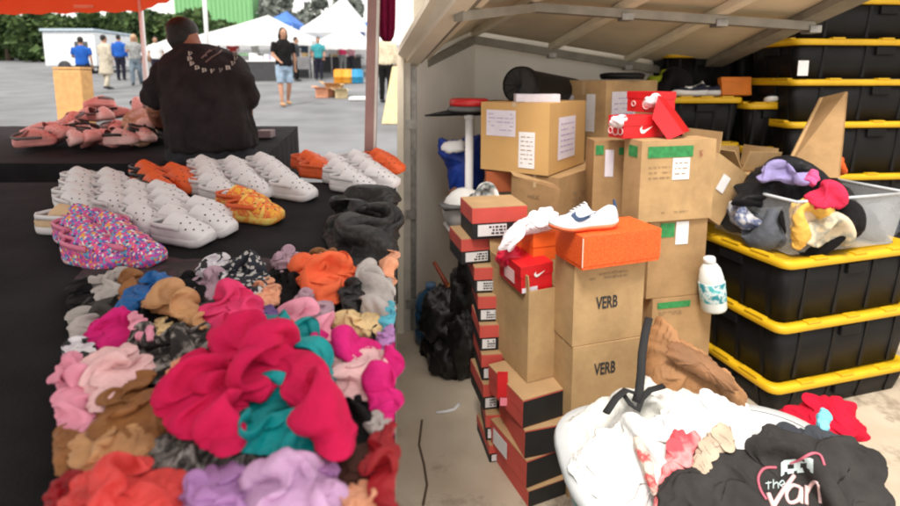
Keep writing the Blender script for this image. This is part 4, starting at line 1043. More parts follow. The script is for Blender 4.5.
# open cartons to the right
def tilt(x, y, z): return Euler((R(x), R(y), R(z)), 'XYZ')
k1 = open_carton('tan carton tipped over with its flap raised, right of the taped carton', P(690, 205, 2.85), tilt(0, 32, 18), (.26, .30, .34), CARD, (None, None, 25, 60))
MB().box((.10, -.0055, .16), (.16, -.004, .26)).build('shipping_label', PAPER, k1)
open_carton('small open carton with upright flap behind the clear bin', P(738, 200, 3.05), tilt(0, 4, 24), (.30, .24, .18), CARD, (15, 10, 35, 5))
lc = thing('cardboard_sheet', 'flattened cardboard sheet leaning at the right beside the totes', 'cardboard')
a, b, c, d = P(783, 176, 2.9), P(840, 178, 2.75), P(848, 92, 3.05), P(822, 98, 3.25)
MB().hexa([a, b, c, d]+[p+Vector((0, .012, .004)) for p in (a, b, c, d)]).build('sheet', CARD2, lc)
a, d = P(780, 176, 2.895), P(819, 98, 3.245); e = Vector((.02, 0, 0))
MB().hexa([a, a+e, d+e, d]+[p+Vector((0, -.012, .004)) for p in (a, a+e, d+e, d)]).build('folded_edge', CARD, lc)

# ================================================================ GARAGE: totes and bins
def tote(label, o, yaw, dim, group='black totes with yellow lids', lid=True):
    w, d, h = dim; root = thing('storage_tote', label, 'tote', o, (0, 0, R(yaw)), group)
    tp = .035; hb = h-.03; mb = MB()
    def rr(x0, y0, x1, y1, z, r_=.045):
        pts = []
        for cx, cy, a0 in ((x1-r_, y0+r_, -90), (x1-r_, y1-r_, 0), (x0+r_, y1-r_, 90), (x0+r_, y0+r_, 180)):
            for k in range(5): a = R(a0+22.5*k); pts.append(Vector((cx+r_*math.cos(a), cy+r_*math.sin(a), z)))
        return pts
    mb.loft([rr(tp, tp, w-tp, d-tp, 0), rr(tp*.5, tp*.5, w-tp*.5, d-tp*.5, hb*.55), rr(.010, .010, w-.010, d-.010, hb)]); body = mb.build('tub', BLACKP, root, True)
    for t in (.16, .40, .64, .86):     # moulded ribs
        x = t*w
        MB().hexa([(x-.012, tp-.007, .01), (x+.012, tp-.007, .01), (x+.012, tp+.01, .01), (x-.012, tp+.01, .01), (x-.012, .004, hb-.02), (x+.012, .004, hb-.02), (x+.012, .02, hb-.02), (x-.012, .02, hb-.02)]).build('rib', BLACKP, root)
        y = t*d
        MB().hexa([(tp-.007, y-.012, .01), (tp+.01, y-.012, .01), (tp+.01, y+.012, .01), (tp-.007, y+.012, .01), (.004, y-.012, hb-.02), (.02, y-.012, hb-.02), (.02, y+.012, hb-.02), (.004, y+.012, hb-.02)]).build('rib', BLACKP, root)
    MB().box((w*.5-.07, -.006, hb-.075), (w*.5+.07, .03, hb-.02), bev=.006).build('handle', BLACKP, root)
    MB().box((-.006, d*.5-.08, hb-.075), (.03, d*.5+.08, hb-.02), bev=.006).build('handle', BLACKP, root)
    mb = MB(); mb.loft([rr(-.004, -.004, w+.004, d+.004, hb-.012, .05), rr(-.012, -.012, w+.012, d+.012, hb-.008, .055), rr(-.012, -.012, w+.012, d+.012, h-.008, .055), rr(-.004, -.004, w+.004, d+.004, h, .05), rr(.03, .03, w-.03, d-.03, h, .04), rr(.035, .035, w-.035, d-.035, h-.008, .04)])
    lo = mb.build('lid', YELLOW, root, True)
    for t in (.22, .5, .78):           # raised teeth along the lid's rim
        MB().box((t*w-.045, -.0145, h-.002), (t*w+.045, .022, h+.009), bev=.003).build('lid_tooth', YELLOW, lo)
        MB().box((-.0145, t*d-.06, h-.002), (.022, t*d+.06, h+.009), bev=.003).build('lid_tooth', YELLOW, lo)
    return root
fT = fit(779, 262, 328, 2.52, 16, 700, 930)
o0 = fT[0]; wT, dT = .98, .70
zl = [P(779, 388, 2.52).z, P(779, 327, 2.52).z, P(779, 262, 2.52).z]
TN_ = ['lowest tote of the front stack, its lid partly behind red cloth', 'middle tote of the front stack, its lid at the bottle', 'top tote of the front stack, under the clear bin']
zprev = FLOOR
for i, zz in enumerate(zl):
    tote('black yellow-lidded ' + TN_[i], Vector((o0.x + .004*i, o0.y - .003*i, zprev)), 16 + (i-1)*.8, (wT, dT, zz-zprev))
    zprev = zz + .002
# back rows of totes
def colm(px, Y, w, d, yaw, lids, names):
    zs = [P(px, y, Y).z for y in lids]; zp = FLOOR; zz0 = zs[-1]
    n0_ = max(1, round((zs[-1]-FLOOR)/.34))
    for k in range(n0_-1):
        tote(names + f', {ORD[k]} from the floor', Vector((P(px, 200, Y).x, Y, FLOOR + k*(zs[-1]-FLOOR)/n0_)), yaw, (w, d, (zs[-1]-FLOOR)/n0_-.002))
    base = FLOOR + (n0_-1)*(zs[-1]-FLOOR)/n0_
    for k, z in enumerate(reversed(zs)):
        tote(names + f', {ORD[n0_-1+k]} from the floor', Vector((P(px, 200, Y).x, Y, base)), yaw, (w, d, z-base-.002)); base = z
colm(664, 3.75, .54, .45, 3, [97], 'black tote in the back column that carries the orange box')
colm(741, 3.72, .36, .45, 3, [103], 'black tote in the narrow back column carrying a sneaker')
colm(784, 3.55, 1.3, .5, 6, [-4, 38, 79, 122], 'black tote in the rightmost back column')
for k, (px, yb, yt) in enumerate(((668, 88, 52), (738, 90, 44))):
    a = P(px, yb, 4.22); t_ = P(px, yt, 4.22)
    n_ = 4; hh = (t_.z-FLOOR)/n_
    for q in range(n_): tote(f'black tote against the back wall, {ORD[q]} up, {"left" if k == 0 else "right"} column', Vector((a.x, 4.22, FLOOR+q*hh)), 2, (.56, .36, hh-.002))
pl = P(803, 74, 3.56); MB_ = MB().box((-.035, -.002, -.05), (.035, 0, .05)); ol = MB_.build('paper_note', PAPER); ol.location = P(803, 68, 3.53); tag(ol, 'small white paper note stuck on the rightmost back tote', 'note')

# clear bin on the front stack
def clear_mat():
    m = bpy.data.materials.new('clear_plastic'); m.use_nodes = True; nt = m.node_tree; b = nt.nodes['Principled BSDF']
    b.inputs['Base Color'].default_value = (.70, .74, .78, 1); b.inputs['Roughness'].default_value = .22; b.inputs['Alpha'].default_value = .30
    tc = nt.nodes.new('ShaderNodeTexCoord'); nz = nt.nodes.new('ShaderNodeTexNoise'); nz.inputs['Scale'].default_value = 5
    nt.links.new(tc.outputs['Object'], nz.inputs['Vector']); mr = nt.nodes.new('ShaderNodeMapRange'); mr.inputs[3].default_value = .20; mr.inputs[4].default_value = .42
    nt.links.new(nz.outputs['Fac'], mr.inputs[0]); nt.links.new(mr.outputs[0], b.inputs['Alpha']); return m
CLEAR = clear_mat()
fq = fit(792, 208, 252, 2.56, 16, 717, 930)
cb = thing('clear_bin', 'clear plastic bin full of dark clothes on the top tote', 'bin', Vector((fq[0].x, fq[0].y, zprev+.004)), (0, 0, R(16)))
W, Dp, Hh = .80, .60, P(790, 203, 2.56).z - zprev
mb = MB()
def frus(z, g_): return [Vector((g_, g_, z)), Vector((W-g_, g_, z)), Vector((W-g_, Dp-g_, z)), Vector((g_, Dp-g_, z))]
mb.loft([frus(0, .04), frus(Hh, .006)], cap=False); mb.add(frus(0, .04), [(0, 1, 2, 3)]); mb.build('tub', CLEAR, cb)
mb = MB()
for p, q in zip(frus(Hh, .004), frus(Hh, .004)[1:]+frus(Hh, .004)[:1]): mb.tube([p, q], .008, 8)
mb.build('rim', mat('frosted_rim', (.5, .53, .56), .4), cb, True)
nb = Vector((-.35, -.8, .5)).normalized()
def inb(name, label, poly, m, Y, H=.03, **k):
    c = Vector((sum(p[0] for p in poly)/len(poly), sum(p[1] for p in poly)/len(poly), 0))
    cat = k.pop('cat', 'clothing'); nn = k.pop('n', Vector((.1, -.35, .93)).normalized())
    return cloth(name, label, cat, poly, m, H=H, o=P(c.x, c.y, Y), n=nn, base=0, MM=80, RR=18, **k)
fron = Vector((.25, -.95, .15)).normalized(); lef = Vector((-.93, -.33, .12)).normalized()
inb('shirt', 'grey blue garments pressed against the left side of the clear bin', [(722, 212), (745, 208), (784, 214), (787, 244), (760, 242), (728, 228)], fabric('fabric_steel', (.10, .11, .13)), 2.82, n=lef, seed=81, wl=.08)
inb('sneaker_bundle', 'white and blue shoe seen through the clear bin', [(728, 206), (738, 204), (752, 216), (764, 226), (750, 228), (734, 222)], pattern('white_blue', [(.6, .6, .62), (.05, .08, .2), (.5, .5, .52)], 18, 'noise'), 2.80, n=lef, seed=82, wl=.05, cat='shoe')
inb('shirt', 'yellow garment pressed against the front of the clear bin', [(796, 206), (826, 202), (828, 222), (808, 226), (806, 246), (796, 246)], fabric('fabric_yellow', (.76, .46, .10)), 2.615, n=fron, seed=83, wl=.06, H=.02)
inb('shirt', 'cream printed garment beside the yellow one in the clear bin', [(810, 226), (832, 214), (850, 220), (848, 240), (812, 244)], pattern('fabric_cream_print', [(.62, .5, .32), (.3, .3, .25), (.66, .56, .4)], 16, 'noise'), 2.62, n=fron, seed=84, H=.02)
inb('trousers', 'dark trousers filling the right half of the clear bin', [(826, 210), (860, 206), (892, 210), (892, 240), (850, 246), (828, 240)], fabric('fabric_steel', 0), 2.98, n=fron, seed=90, wl=.07, H=.03)
inb('shirt', 'black shirt behind the yellow one in the clear bin', [(786, 210), (812, 204), (846, 206), (850, 240), (800, 246)], C['black'], 2.70, n=fron, seed=190, wl=.07, H=.03)
inb('jacket', 'shiny black jackets heaped over the rim of the clear bin', [(738, 198), (744, 184), (756, 172), (778, 167), (806, 172), (836, 180), (850, 200), (826, 206), (786, 206), (750, 204)], fabric('fabric_black_shiny', (.012, .012, .014), rough=.4), 2.85, H=.16, n=Vector((-.05, -.6, .8)).normalized(), seed=85, wl=.045, amp=.02, ka=1.6, kb=1.35)
inb('scarf', 'lilac scarf lying on the black jackets', [(762, 170), (770, 164), (780, 170), (796, 172), (812, 174), (810, 182), (792, 182), (776, 178), (764, 180)], fabric('fabric_lav', (.30, .26, .50)), 2.72, H=.04, n=Vector((0, -.7, .7)).normalized(), seed=86, wl=.04)
inb('glove', 'pink knitted item beside the lilac scarf', [(806, 178), (812, 170), (818, 174), (816, 184)], fabric('fabric_pk', (.75, .10, .25)), 2.68, H=.02, n=Vector((0, -.7, .7)).normalized(), seed=87, wl=.04)
inb('shirt', 'red pink garment at the right rim of the clear bin', [(806, 196), (822, 186), (840, 188), (844, 204), (816, 206)], fabric('fabric_rp', (.62, .03, .08)), 2.60, H=.03, n=Vector((0, -.7, .7)).normalized(), seed=88, wl=.05)
inb('pouch', 'orange pouch behind the black jackets at the right', [(816, 160), (830, 154), (842, 160), (842, 174), (820, 174)], fabric('fabric_og', (.6, .10, .02)), 2.95, H=.05, n=Vector((0, -.8, .6)).normalized(), seed=89, wl=.08)

# bottle
bt = thing('detergent_bottle', 'white bottle with a teal label standing between the cartons and totes', 'bottle', P(714, 309, 2.60), (0, R(-9), 0))
MB().lathe([(.001, 0), (.058, 0), (.064, .012), (.064, .12), (.060, .18), (.050, .225), (.034, .25), (.026, .258)], 24).build('bottle_body', mat('bottle_white', (.74, .78, .76), .35), bt, True)
MB().lathe([(.020, .255), (.030, .258), (.030, .282), (.026, .288), (.001, .288)], 20).build('cap', WHITE, bt, True)
MB().lathe([(.0648, .055), (.0652, .056), (.0652, .155), (.0645, .156)], 24).build('label_band', pattern('bottle_label', [(.03, .30, .34), (.08, .42, .45), (.65, .72, .72), (.02, .22, .27)], 22, 'noise'), bt, True)

# shoes and orange lid on the back totes
zt1 = P(664, 97, 3.75).z
for (px, py, Y, yaw, sc, lab) in ((690, 96, 3.84, 200, 1.05, 'dark navy and white sneaker on the back tote beside the orange box'), (702, 92, 3.95, 170, 1.0, 'second navy and white sneaker behind the first on the back tote'), (778, 103, 3.80, 215, 1.0, 'navy and white sneaker alone on the narrow back tote')):
    p = P(px, py, Y); sneaker(lab, Vector((p.x, Y, (zt1 if px < 740 else P(741, 103, 3.72).z)+.002)), (R(20), 0, R(yaw)), mat('navy_knit', (.02, .025, .05), .6), WHITE, WHITE, sc, 'sneaker')
fO = fit(722, 80, 97, 3.88, 2, 720, 752)
og, do = shoebox('flat orange box standing on the back tote beside the sneakers', (Vector((fO[0].x, 3.88, zt1+.012)), (R(-12), 0, R(2)), (fO[2][0], .05, .135)), mat('deep_orange_card', (.72, .20, .02), .6), mat('deep_orange_card', 0), lid=.3)
cloth('cloth_bundle', 'black cloth bundle with a lime edge behind the red boxes', 'clothing', [(650, 92), (652, 80), (672, 76), (688, 82), (690, 94), (668, 98)], C['black'], H=.08, o=P(670, 88, 3.9), n=Vector((0, -.7, .7)).normalized(), base=0, seed=91, MM=70, RR=14)
cloth('cloth_strip', 'lime green cloth edge above the black bundle', 'clothing', [(648, 84), (652, 76), (672, 74), (676, 79), (660, 82)], fabric('fabric_lime', (.30, .36, .02)), H=.02, o=P(660, 79, 3.95), n=Vector((0, -.7, .7)).normalized(), base=0, seed=92, MM=50, RR=10)

# ---- things on the left by the wall
tb = thing('black_tube', 'fat black tube lying above the labelled carton', 'tube')
a, b = P(519, 85, 3.05), P(572, 92, 3.75); d_ = (b-a).normalized()
mb = MB(); mb.tube([a, a+d_*.03, a+d_*.05, a+d_*.07, b], [.108, .112, .112, .098, .098], 28, cap=False); mb.tube([b, b+d_*.01], [.098, .096], 28); mb.build('tube_wall', BLACKP, tb, True)
mb = MB().tube([a+d_*.018, a+d_*.022], .106, 28); mb.build('end_cap', mat('black_mesh', (.025, .022, .02), .8, bump=.8, bscale=60), tb)
for k in range(6):
    an = k*math.pi/6; u = Vector((math.cos(an), 0, math.sin(an)))*.1
    MB().tube([a+d_*.014-u, a+d_*.014+u], .003, 5).build('grille_bar', BLACKP, tb)
wb_ = MB().box((0, 0, 0), (.25, .12, .05), bev=.004).build('white_box', PAPER_L); wb_.location = P(516, 103, 2.95); tag(wb_, 'small pale box lying under the black tube', 'box')

post = thing('white_post', 'white round pole standing in front of the blue bag', 'pole', (P(469, 200, 3.2).x, 3.2, FLOOR))
hp = P(469, 114, 3.2).z-FLOOR
MB().tube([(0, 0, 0), (0, 0, hp)], .026, 14).build('pole', WHITE, post, True); MB().tube([(0, 0, hp-.03), (0, 0, hp)], .034, 14).build('collar', WHITE, post, True)
MB().lathe([(.001, 0), (.12, 0), (.12, .015), (.03, .03), (.028, .05)], 20).build('foot', WHITE, post, True)
sw = thing('power_tool', 'black tool with a round red top on the white pole', 'tool', P(469, 114, 3.2))
S_ = 3.2/520
MB().tube([(-44*S_, -.02, -.008), (-30*S_, -.01, .0), (-12*S_, 0, .012), (8*S_, 0, .014), (24*S_, 0, .016)], [.010, .028, .045, .05, .03], 12, flat=.5).build('handle_arm', BLACKP, sw, True)
MB().lathe([(.001, .02), (.13, .02), (.135, .03), (.12, .05), (.001, .052)], 24).build('deck', mat('grey_plastic', (.10, .10, .10), .5), sw, True)
MB().lathe([(.001, .05), (.118, .052), (.122, .062), (.120, .088), (.108, .096), (.001, .096)], 28).build('red_cover', mat('red_plastic', (.50, .018, .018), .35), sw, True)
MB().tube([(.12, 0, .055), (.2, .02, .06), (.32, .04, .05)], [.03, .028, .012], 10).build('motor', BLACKP, sw, True)
MB().lathe([(.001, 0), (.03, 0), (.03, .06), (.001, .06)], 12, c=(.29, .05, .07)).build('red_knob', mat('red_plastic', 0), sw, True)
# hanging blue sack
bs = thing('blue_sack', 'blue printed sack hanging behind the white pole', 'bag', P(459, 196, 3.35))
BL = mat('blue_woven', (.012, .05, .34), .45, var=.2, scale=12, bump=.3, bscale=60)
cloth('sack', '', '', [(438, 140), (452, 138), (480, 134), (486, 150), (482, 190), (476, 198), (456, 198), (446, 170)], BL, H=.16, wl=.12, amp=.012, o=P(462, 165, 3.42), n=Vector((0, -.98, .2)).normalized(), base=0, seed=93, parent=bs, ka=1.3, kb=1.12).matrix_parent_inverse = Matrix.Translation(-bs.location)
cloth('white_panel', '', '', [(443, 143), (462, 140), (464, 150), (446, 153)], WHITE, H=.02, wl=.12, amp=.004, o=P(453, 147, 3.30), n=Vector((0, -.98, .2)).normalized(), base=0, seed=94, parent=bs, ka=1.1, kb=1.05, MM=40, RR=8).matrix_parent_inverse = Matrix.Translation(-bs.location)
# white rounded helmet-like shell and small things below
hl = thing('white_helmet', 'white helmet with grey visor between the wall and shoe boxes', 'helmet', P(464, 232, 2.9), (0, 0, R(-30)))
MB().ell((0, 0, .13), (.12, .14, .13)).build('shell', mat('helmet_white', (.60, .60, .58), .4, var=.1), hl, True)
MB().tube([(-.10, -.08, .17), (-.02, -.155, .175), (.07, -.13, .18)], [.02, .035, .02], 10, flat=.5).build('visor', mat('grey_plastic', 0), hl, True)
MB().tube([(-.11, -.02, .04), (0, -.14, .03), (.11, -.02, .04)], .016, 8).build('chin_guard', mat('helmet_white', 0), hl, True)
cloth('plastic_bag', 'grey and white plastic bag tucked above the shoe box stack', 'bag', [(466, 205), (474, 192), (488, 186), (500, 196), (508, 206), (490, 208)], pattern('grey_white_bag', [(.65, .65, .63), (.05, .06, .06), (.6, .6, .58)], 9, 'noise'), H=.10, o=P(486, 200, 2.75), n=Vector((0, -.8, .6)).normalized(), base=0, seed=95, MM=70, RR=14)
tg = MB().tube([(0, 0, 0), (.035, 0, .02), (.07, .01, .0), (.10, .01, .02)], [.022, .03, .026, .012], 10).build('brown_glove', mat('brown_leather', (.10, .04, .02), .6), None, True); tg.location = P(449, 195, 2.95); tag(tg, 'small brown leather scrap above the white helmet', 'glove')
rbx = MB().box((0, 0, 0), (.16, .12, .12), bev=.004).build('rust_box', mat('rust_card', (.36, .09, .03), .7)); rbx.location = P(486, 192, 2.95); tag(rbx, 'small rust red box left of the tall darker carton', 'box')
# black bags heaped on the floor
GB = 'black bags heaped by the wall'
BAG = mat('black_bag', (.012, .011, .011), .38, var=.4, scale=9, bump=.4, bscale=30)
for i, (px, py, Y, rx, rz, lab) in enumerate(((452, 355, 3.0, .14, .19, 'lowest black bag of the heap, on the concrete'), (446, 320, 3.1, .16, .19, 'middle black bag in the heap by the blue bottle'), (466, 300, 3.05, .11, .22, 'upper black bag pressed against the red shoe boxes'), (464, 345, 2.92, .10, .2, 'black bag at the right foot of the heap'), (470, 268, 3.0, .075, .17, 'topmost black bag of the heap under the askew shoe box'), (436, 352, 3.2, .10, .12, 'small black bag at the left foot of the heap'))):
    mb = MB(); c0 = P(px, py, Y); rings = []
    for a in range(1, 26):
        t = math.pi*a/26
        ring = []
        for b in range(36):
            an = 6.2832*b/36; v = Vector((math.sin(t)*math.cos(an), math.sin(t)*math.sin(an), -math.cos(t)))
            k = 1 + .30*noise.noise(v*2.2+Vector((i*5, 0, 0))) + .16*(1-abs(2*noise.noise(v*5+Vector((i*3, 1, 0))))) - .08
            ring.append(Vector((v.x*rx*k, v.y*rx*k, max(v.z*rz*k, FLOOR+.004-c0.z))))
        rings.append(ring)
    o = mb.loft(rings).build('black_bag', BAG, None, True); o.location = c0; tag(o, lab, 'bag', GB)
bj = thing('water_bottle', 'blue plastic water bottle standing behind the black bags', 'bottle', (P(431, 340, 3.35).x, 3.35, FLOOR))
WB = mat('blue_pet', (.03, .09, .17), .2, var=.2, coat=.5)
zz = P(431, 285, 3.35).z-FLOOR
MB().lathe([(.001, 0), (.10, 0), (.115, .02), (.115, .10), (.105, .115), (.115, .13), (.115, .22), (.105, .235), (.115, .25), (.115, zz-.14), (.09, zz-.07), (.035, zz-.03), (.03, zz)], 24).build('bottle_body', WB, bj, True)
MB().lathe([(.034, zz-.025), (.036, zz+.012), (.001, zz+.014)], 16).build('cap', mat('cap_blue', (.1, .2, .35), .4), bj, True)
stk = MB().tube([P(434, 262, 3.3), P(442, 276, 3.25), P(450, 290, 3.2)], [.013, .015, .02], 10).build('wooden_handle', mat('red_brown_wood', (.26, .06, .03), .5), None, True); tag(stk, 'reddish wooden handle sticking up behind the black bags', 'handle')
kb2 = MB().tube([P(449, 292, 3.18), P(456, 280, 3.2), P(459, 272, 3.25)], [.05, .035, .01], 10, flat=.5).build('ochre_scrap', mat('ochre_card', (.42, .20, .05), .8), None, True); tag(kb2, 'ochre cardboard scrap beside the wooden handle', 'scrap')
fl0 = Vector((0, 0, FLOOR)); fz = Vector((0, 0, 1))
cab = MB().tube([on_plane(*q, fl0, fz)+Vector((0, 0, .008)) for q in ((436, 414), (446, 413), (454, 411), (459, 406))], [.006, .008, .008, .012], 8).build('white_cable', WHITE, None, True); tag(cab, 'short white cable lying on the concrete by the black bags', 'cable')

# ================================================================ GARAGE FRONT: white tub with clothes
tubc = Vector((P(700, 480, 1.5).x, 1.47, FLOOR))
tub = thing('laundry_tub', 'white plastic tub with turquoise trim holding white clothes', 'tub', tubc)
TW, TD = .43, .27; TH = P(560, 452, 1.5).z - FLOOR
def sup(a, b, z, n=56, e=3.2):
    out = []
    for k in range(n):
        t = 6.28318*k/n; c_, s_ = math.cos(t), math.sin(t)
        out.append(Vector((a*math.copysign(abs(c_)**(2/e), c_), b*math.copysign(abs(s_)**(2/e), s_), z)))
    return out
TUBM = mat('milky_plastic', (.62, .65, .66), .35, var=.04)
MB().loft([sup(TW*.82, TD*.82, 0), sup(TW*.93, TD*.93, TH*.6), sup(TW, TD, TH), sup(TW-.01, TD-.01, TH), sup(TW*.9, TD*.9, TH-.16)], cap=True).build('tub_body', TUBM, tub, True)
mb = MB(); mb.loft([sup(TW-.005, TD-.005, TH-.03), sup(TW+.022, TD+.022, TH-.032), sup(TW+.03, TD+.03, TH-.015), sup(TW+.022, TD+.022, TH+.004), sup(TW-.01, TD-.01, TH+.004)], cap=False); mb.build('rim', TUBM, tub, True)
mb = MB(); mb.loft([sup(TW*.985+.002, TD*.985+.002, TH-.085), sup(TW*.985+.008, TD*.985+.008, TH-.083), sup(TW*.99+.008, TD*.99+.008, TH-.066), sup(TW*.99+.002, TD*.99+.002, TH-.064)], cap=False); mb.build('turquoise_band', mat('turquoise_plastic', (.04, .56, .56), .4), tub, True)
hn = Vector((0, -.45, .89)).normalized()
CC = P(700, 445, 1.5)
GW = 'clothes heaped in the white tub'
def w(name, label, poly, m, **k):
    k.setdefault('ka', 1.7); k.setdefault('kb', 1.4)
    nn = k.pop('n', hn); base = k.pop('base', 0); Yk = k.pop('Y', None)
    c = (sum(p[0] for p in poly)/len(poly), sum(p[1] for p in poly)/len(poly))
    base += .045
    oo = CC if Yk is None else P(c[0], c[1], Yk)
    return cloth(name, label, 'clothing', poly, m, o=oo, n=nn, base=base, group=GW, **k)
WH = fabric('fabric_bright_white', (.80, .80, .79), var=.03)
OW = fabric('fabric_offwhite', (.70, .70, .66), var=.04)
w('sheet', 'white sheet bunched up against the VERB cartons', [(560, 446), (566, 420), (590, 402), (620, 392), (650, 380), (700, 384), (746, 410), (752, 432), (720, 440), (660, 450), (600, 462), (570, 462)], OW, H=.10, wl=.12, amp=.012, seed=101, base=-.02, Y=1.66, ang=60)
w('shirt', 'bright white shirt in the middle of the tub', [(574, 464), (596, 436), (640, 416), (690, 408), (730, 424), (722, 446), (690, 452), (672, 480), (664, 512), (626, 520), (600, 510), (582, 490)], WH, H=.11, wl=.14, amp=.010, seed=102, base=.01, ang=30)
w('shirt', 'white shirt rising over the far side of the tub', [(660, 420), (676, 398), (710, 392), (744, 408), (762, 424), (756, 438), (716, 436), (680, 436)], WH, H=.09, wl=.13, amp=.010, seed=103, base=.05, Y=1.62)
w('shirt', 'salmon red striped cloth between the white and grey shirts', [(672, 436), (690, 433), (700, 440), (690, 462), (676, 490), (664, 514), (652, 514), (660, 480)], pattern('fabric_salmon', [(.72, .10, .12), (.75, .30, .30), (.66, .07, .09)], 14, 'noise'), H=.04, wl=.09, amp=.01, seed=104, base=.065, ang=-20)
w('shirt', 'narrow red and beige cloth edge in the white shirt', [(634, 440), (641, 438), (650, 458), (657, 484), (652, 490), (644, 470)], pattern('fabric_redbeige', [(.60, .50, .40), (.70, .05, .06), (.60, .52, .44)], 22, 'noise'), H=.02, wl=.05, seed=105, base=.09, MM=60, RR=14)
w('shirt', 'beige shirt collar next to the grey printed shirt', [(694, 462), (704, 436), (722, 424), (740, 430), (738, 446), (716, 458), (704, 476)], fabric('fabric_beige', (.50, .40, .30)), H=.035, wl=.09, amp=.01, seed=106, base=.085)
GREY = fabric('fabric_charcoal', (.040, .037, .036), var=.2)
sh = w('tee_shirt', 'charcoal shirt with pink heart and lettering at the lower right', [(658, 516), (676, 480), (700, 456), (734, 440), (770, 432), (812, 434), (850, 438), (880, 470), (880, 530), (800, 560), (700, 550)], GREY, H=.05, wl=.16, amp=.010, seed=107, base=.085, MM=150, RR=36, ang=40, crum=.6)
w('jeans', 'dark grey cloth above the charcoal shirt', [(750, 436), (762, 424), (800, 428), (834, 432), (846, 444), (800, 446)], fabric('fabric_slate', (.05, .055, .065)), H=.03, wl=.08, seed=108, base=.06, Y=1.62)
w('sweater', 'crimson sweater lying in front of the lowest tote', [(756, 434), (776, 416), (800, 402), (828, 396), (856, 404), (862, 436), (820, 440)], fabric('fabric_scarlet', (.50, .008, .03)), H=.08, wl=.12, amp=.014, seed=109, base=.02, Y=1.78)
w('sock', 'light blue scrap on the crimson sweater at the right', [(818, 414), (824, 408), (830, 414), (830, 428), (820, 430)], fabric('fabric_sky', (.20, .55, .70)), H=.02, wl=.05, seed=110, base=.11, Y=1.72, MM=40, RR=8)
tgp = on_plane(741, 440, CC+hn*.125, hn)
ptag = MB().box((-.027, -.037, 0), (.027, .037, .0015)).build('price_tag', WHITE); ptag.location = tgp; ptag.rotation_euler = (R(38), R(3), R(-4)); tag(ptag, 'blank white tag lying on the charcoal shirt collar', 'tag')
settle()
# print on the shirt: heart outline, small word and lettering, laid on the cloth surface
so_, pn = CC+hn*.085, hn
dg = bpy.context.evaluated_depsgraph_get(); dg.update()
from mathutils.bvhtree import BVHTree
bvh = BVHTree.FromPolygons([sh.matrix_world @ v.co + Vector(sh.location)*(0 if sh.matrix_world.translation.length > 0 else 1) for v in sh.data.vertices], [p.vertices[:] for p in sh.data.polygons])
def shirt_pt(px, py, off=.003):
    h_ = bvh.ray_cast(CAM, ray(px, py).normalized())
    return (h_[0] + hn*off) if h_[0] else on_plane(px, py, so_+hn*.03, pn)
def stroke(pts, rad, n=26):
    v = [Vector((a, b)) for a, b in pts]; out = []
    for i in range(len(v)-1):
        p0, p1, p2, p3 = v[max(i-1, 0)], v[i], v[i+1], v[min(i+2, len(v)-1)]
        for k in range(6):
            t = k/6; q = .5*((2*p1)+(p2-p0)*t+(2*p0-5*p1+4*p2-p3)*t*t+(3*p1-p0-3*p2+p3)*t**3); out.append(shirt_pt(q.x, q.y))
    out.append(shirt_pt(*v[-1])); return MB().tube(out, rad, 6, flat=1)
inv = Matrix.Translation(-sh.location)
def onshirt(mb, name, m): o = mb.build(name, m, sh, True); o.matrix_parent_inverse = inv; return o
PINKP = mat('pink_print', (.62, .14, .20), .8); PALEP = mat('pale_print', (.80, .55, .55), .8); SKY = mat('pale_blue_print', (.55, .66, .66), .8)
onshirt(stroke([(790, 464), (800, 460), (812, 454), (820, 456), (824, 466)], .0034), 'heart_outline', PINKP)
onshirt(stroke([(776, 468), (764, 469), (758, 478), (760, 490), (766, 500)], .0034), 'heart_outline', PINKP)
onshirt(stroke([(768, 494), (773, 507)], .0065), 'letter', PALEP); onshirt(stroke([(773, 507), (782, 492), (794, 476)], .0055), 'letter', PALEP)
onshirt(stroke([(800, 488), (792, 486), (786, 494), (789, 503), (798, 500), (801, 488), (801, 504)], .0046), 'letter', PALEP)
onshirt(stroke([(806, 486), (806, 505)], .0046), 'letter', PALEP); onshirt(stroke([(806, 494), (812, 484), (818, 485), (820, 504)], .0046), 'letter', PALEP)
onshirt(stroke([(768, 482), (768, 490)], .0016), 'small_letter', SKY); onshirt(stroke([(765, 484), (771, 483)], .0016), 'small_letter', SKY)
onshirt(stroke([(773, 480), (773, 489)], .0016), 'small_letter', SKY); onshirt(stroke([(773, 485), (777, 483), (778, 489)], .0016), 'small_letter', SKY)
onshirt(stroke([(780, 486), (784, 484), (782, 481), (779, 485), (784, 488)], .0016), 'small_letter', SKY)
# pale panel with a face-like print above the lettering
vs = []; fs = []
for j in range(7):
    for i in range(11):
        u, v = i/10, j/6; px = 780+(812-780)*u; py = 476-3*u - 14*(1-v) + (2 if i in (0, 10) and j in (0, 6) else 0)
        vs.append(shirt_pt(px, py, .004))
for j in range(6):
    for i in range(10):
        if (j in (2, 3) and i in (2, 3, 6, 7)) or (j == 5 and i in (1, 4, 8)): continue
        a = j*11+i; fs.append((a, a+1, a+12, a+11))
onshirt(MB().add([v+hn*.004 for v in vs], fs), 'pale_emblem', SKY)
ptag.location = shirt_pt(741, 438, .012)
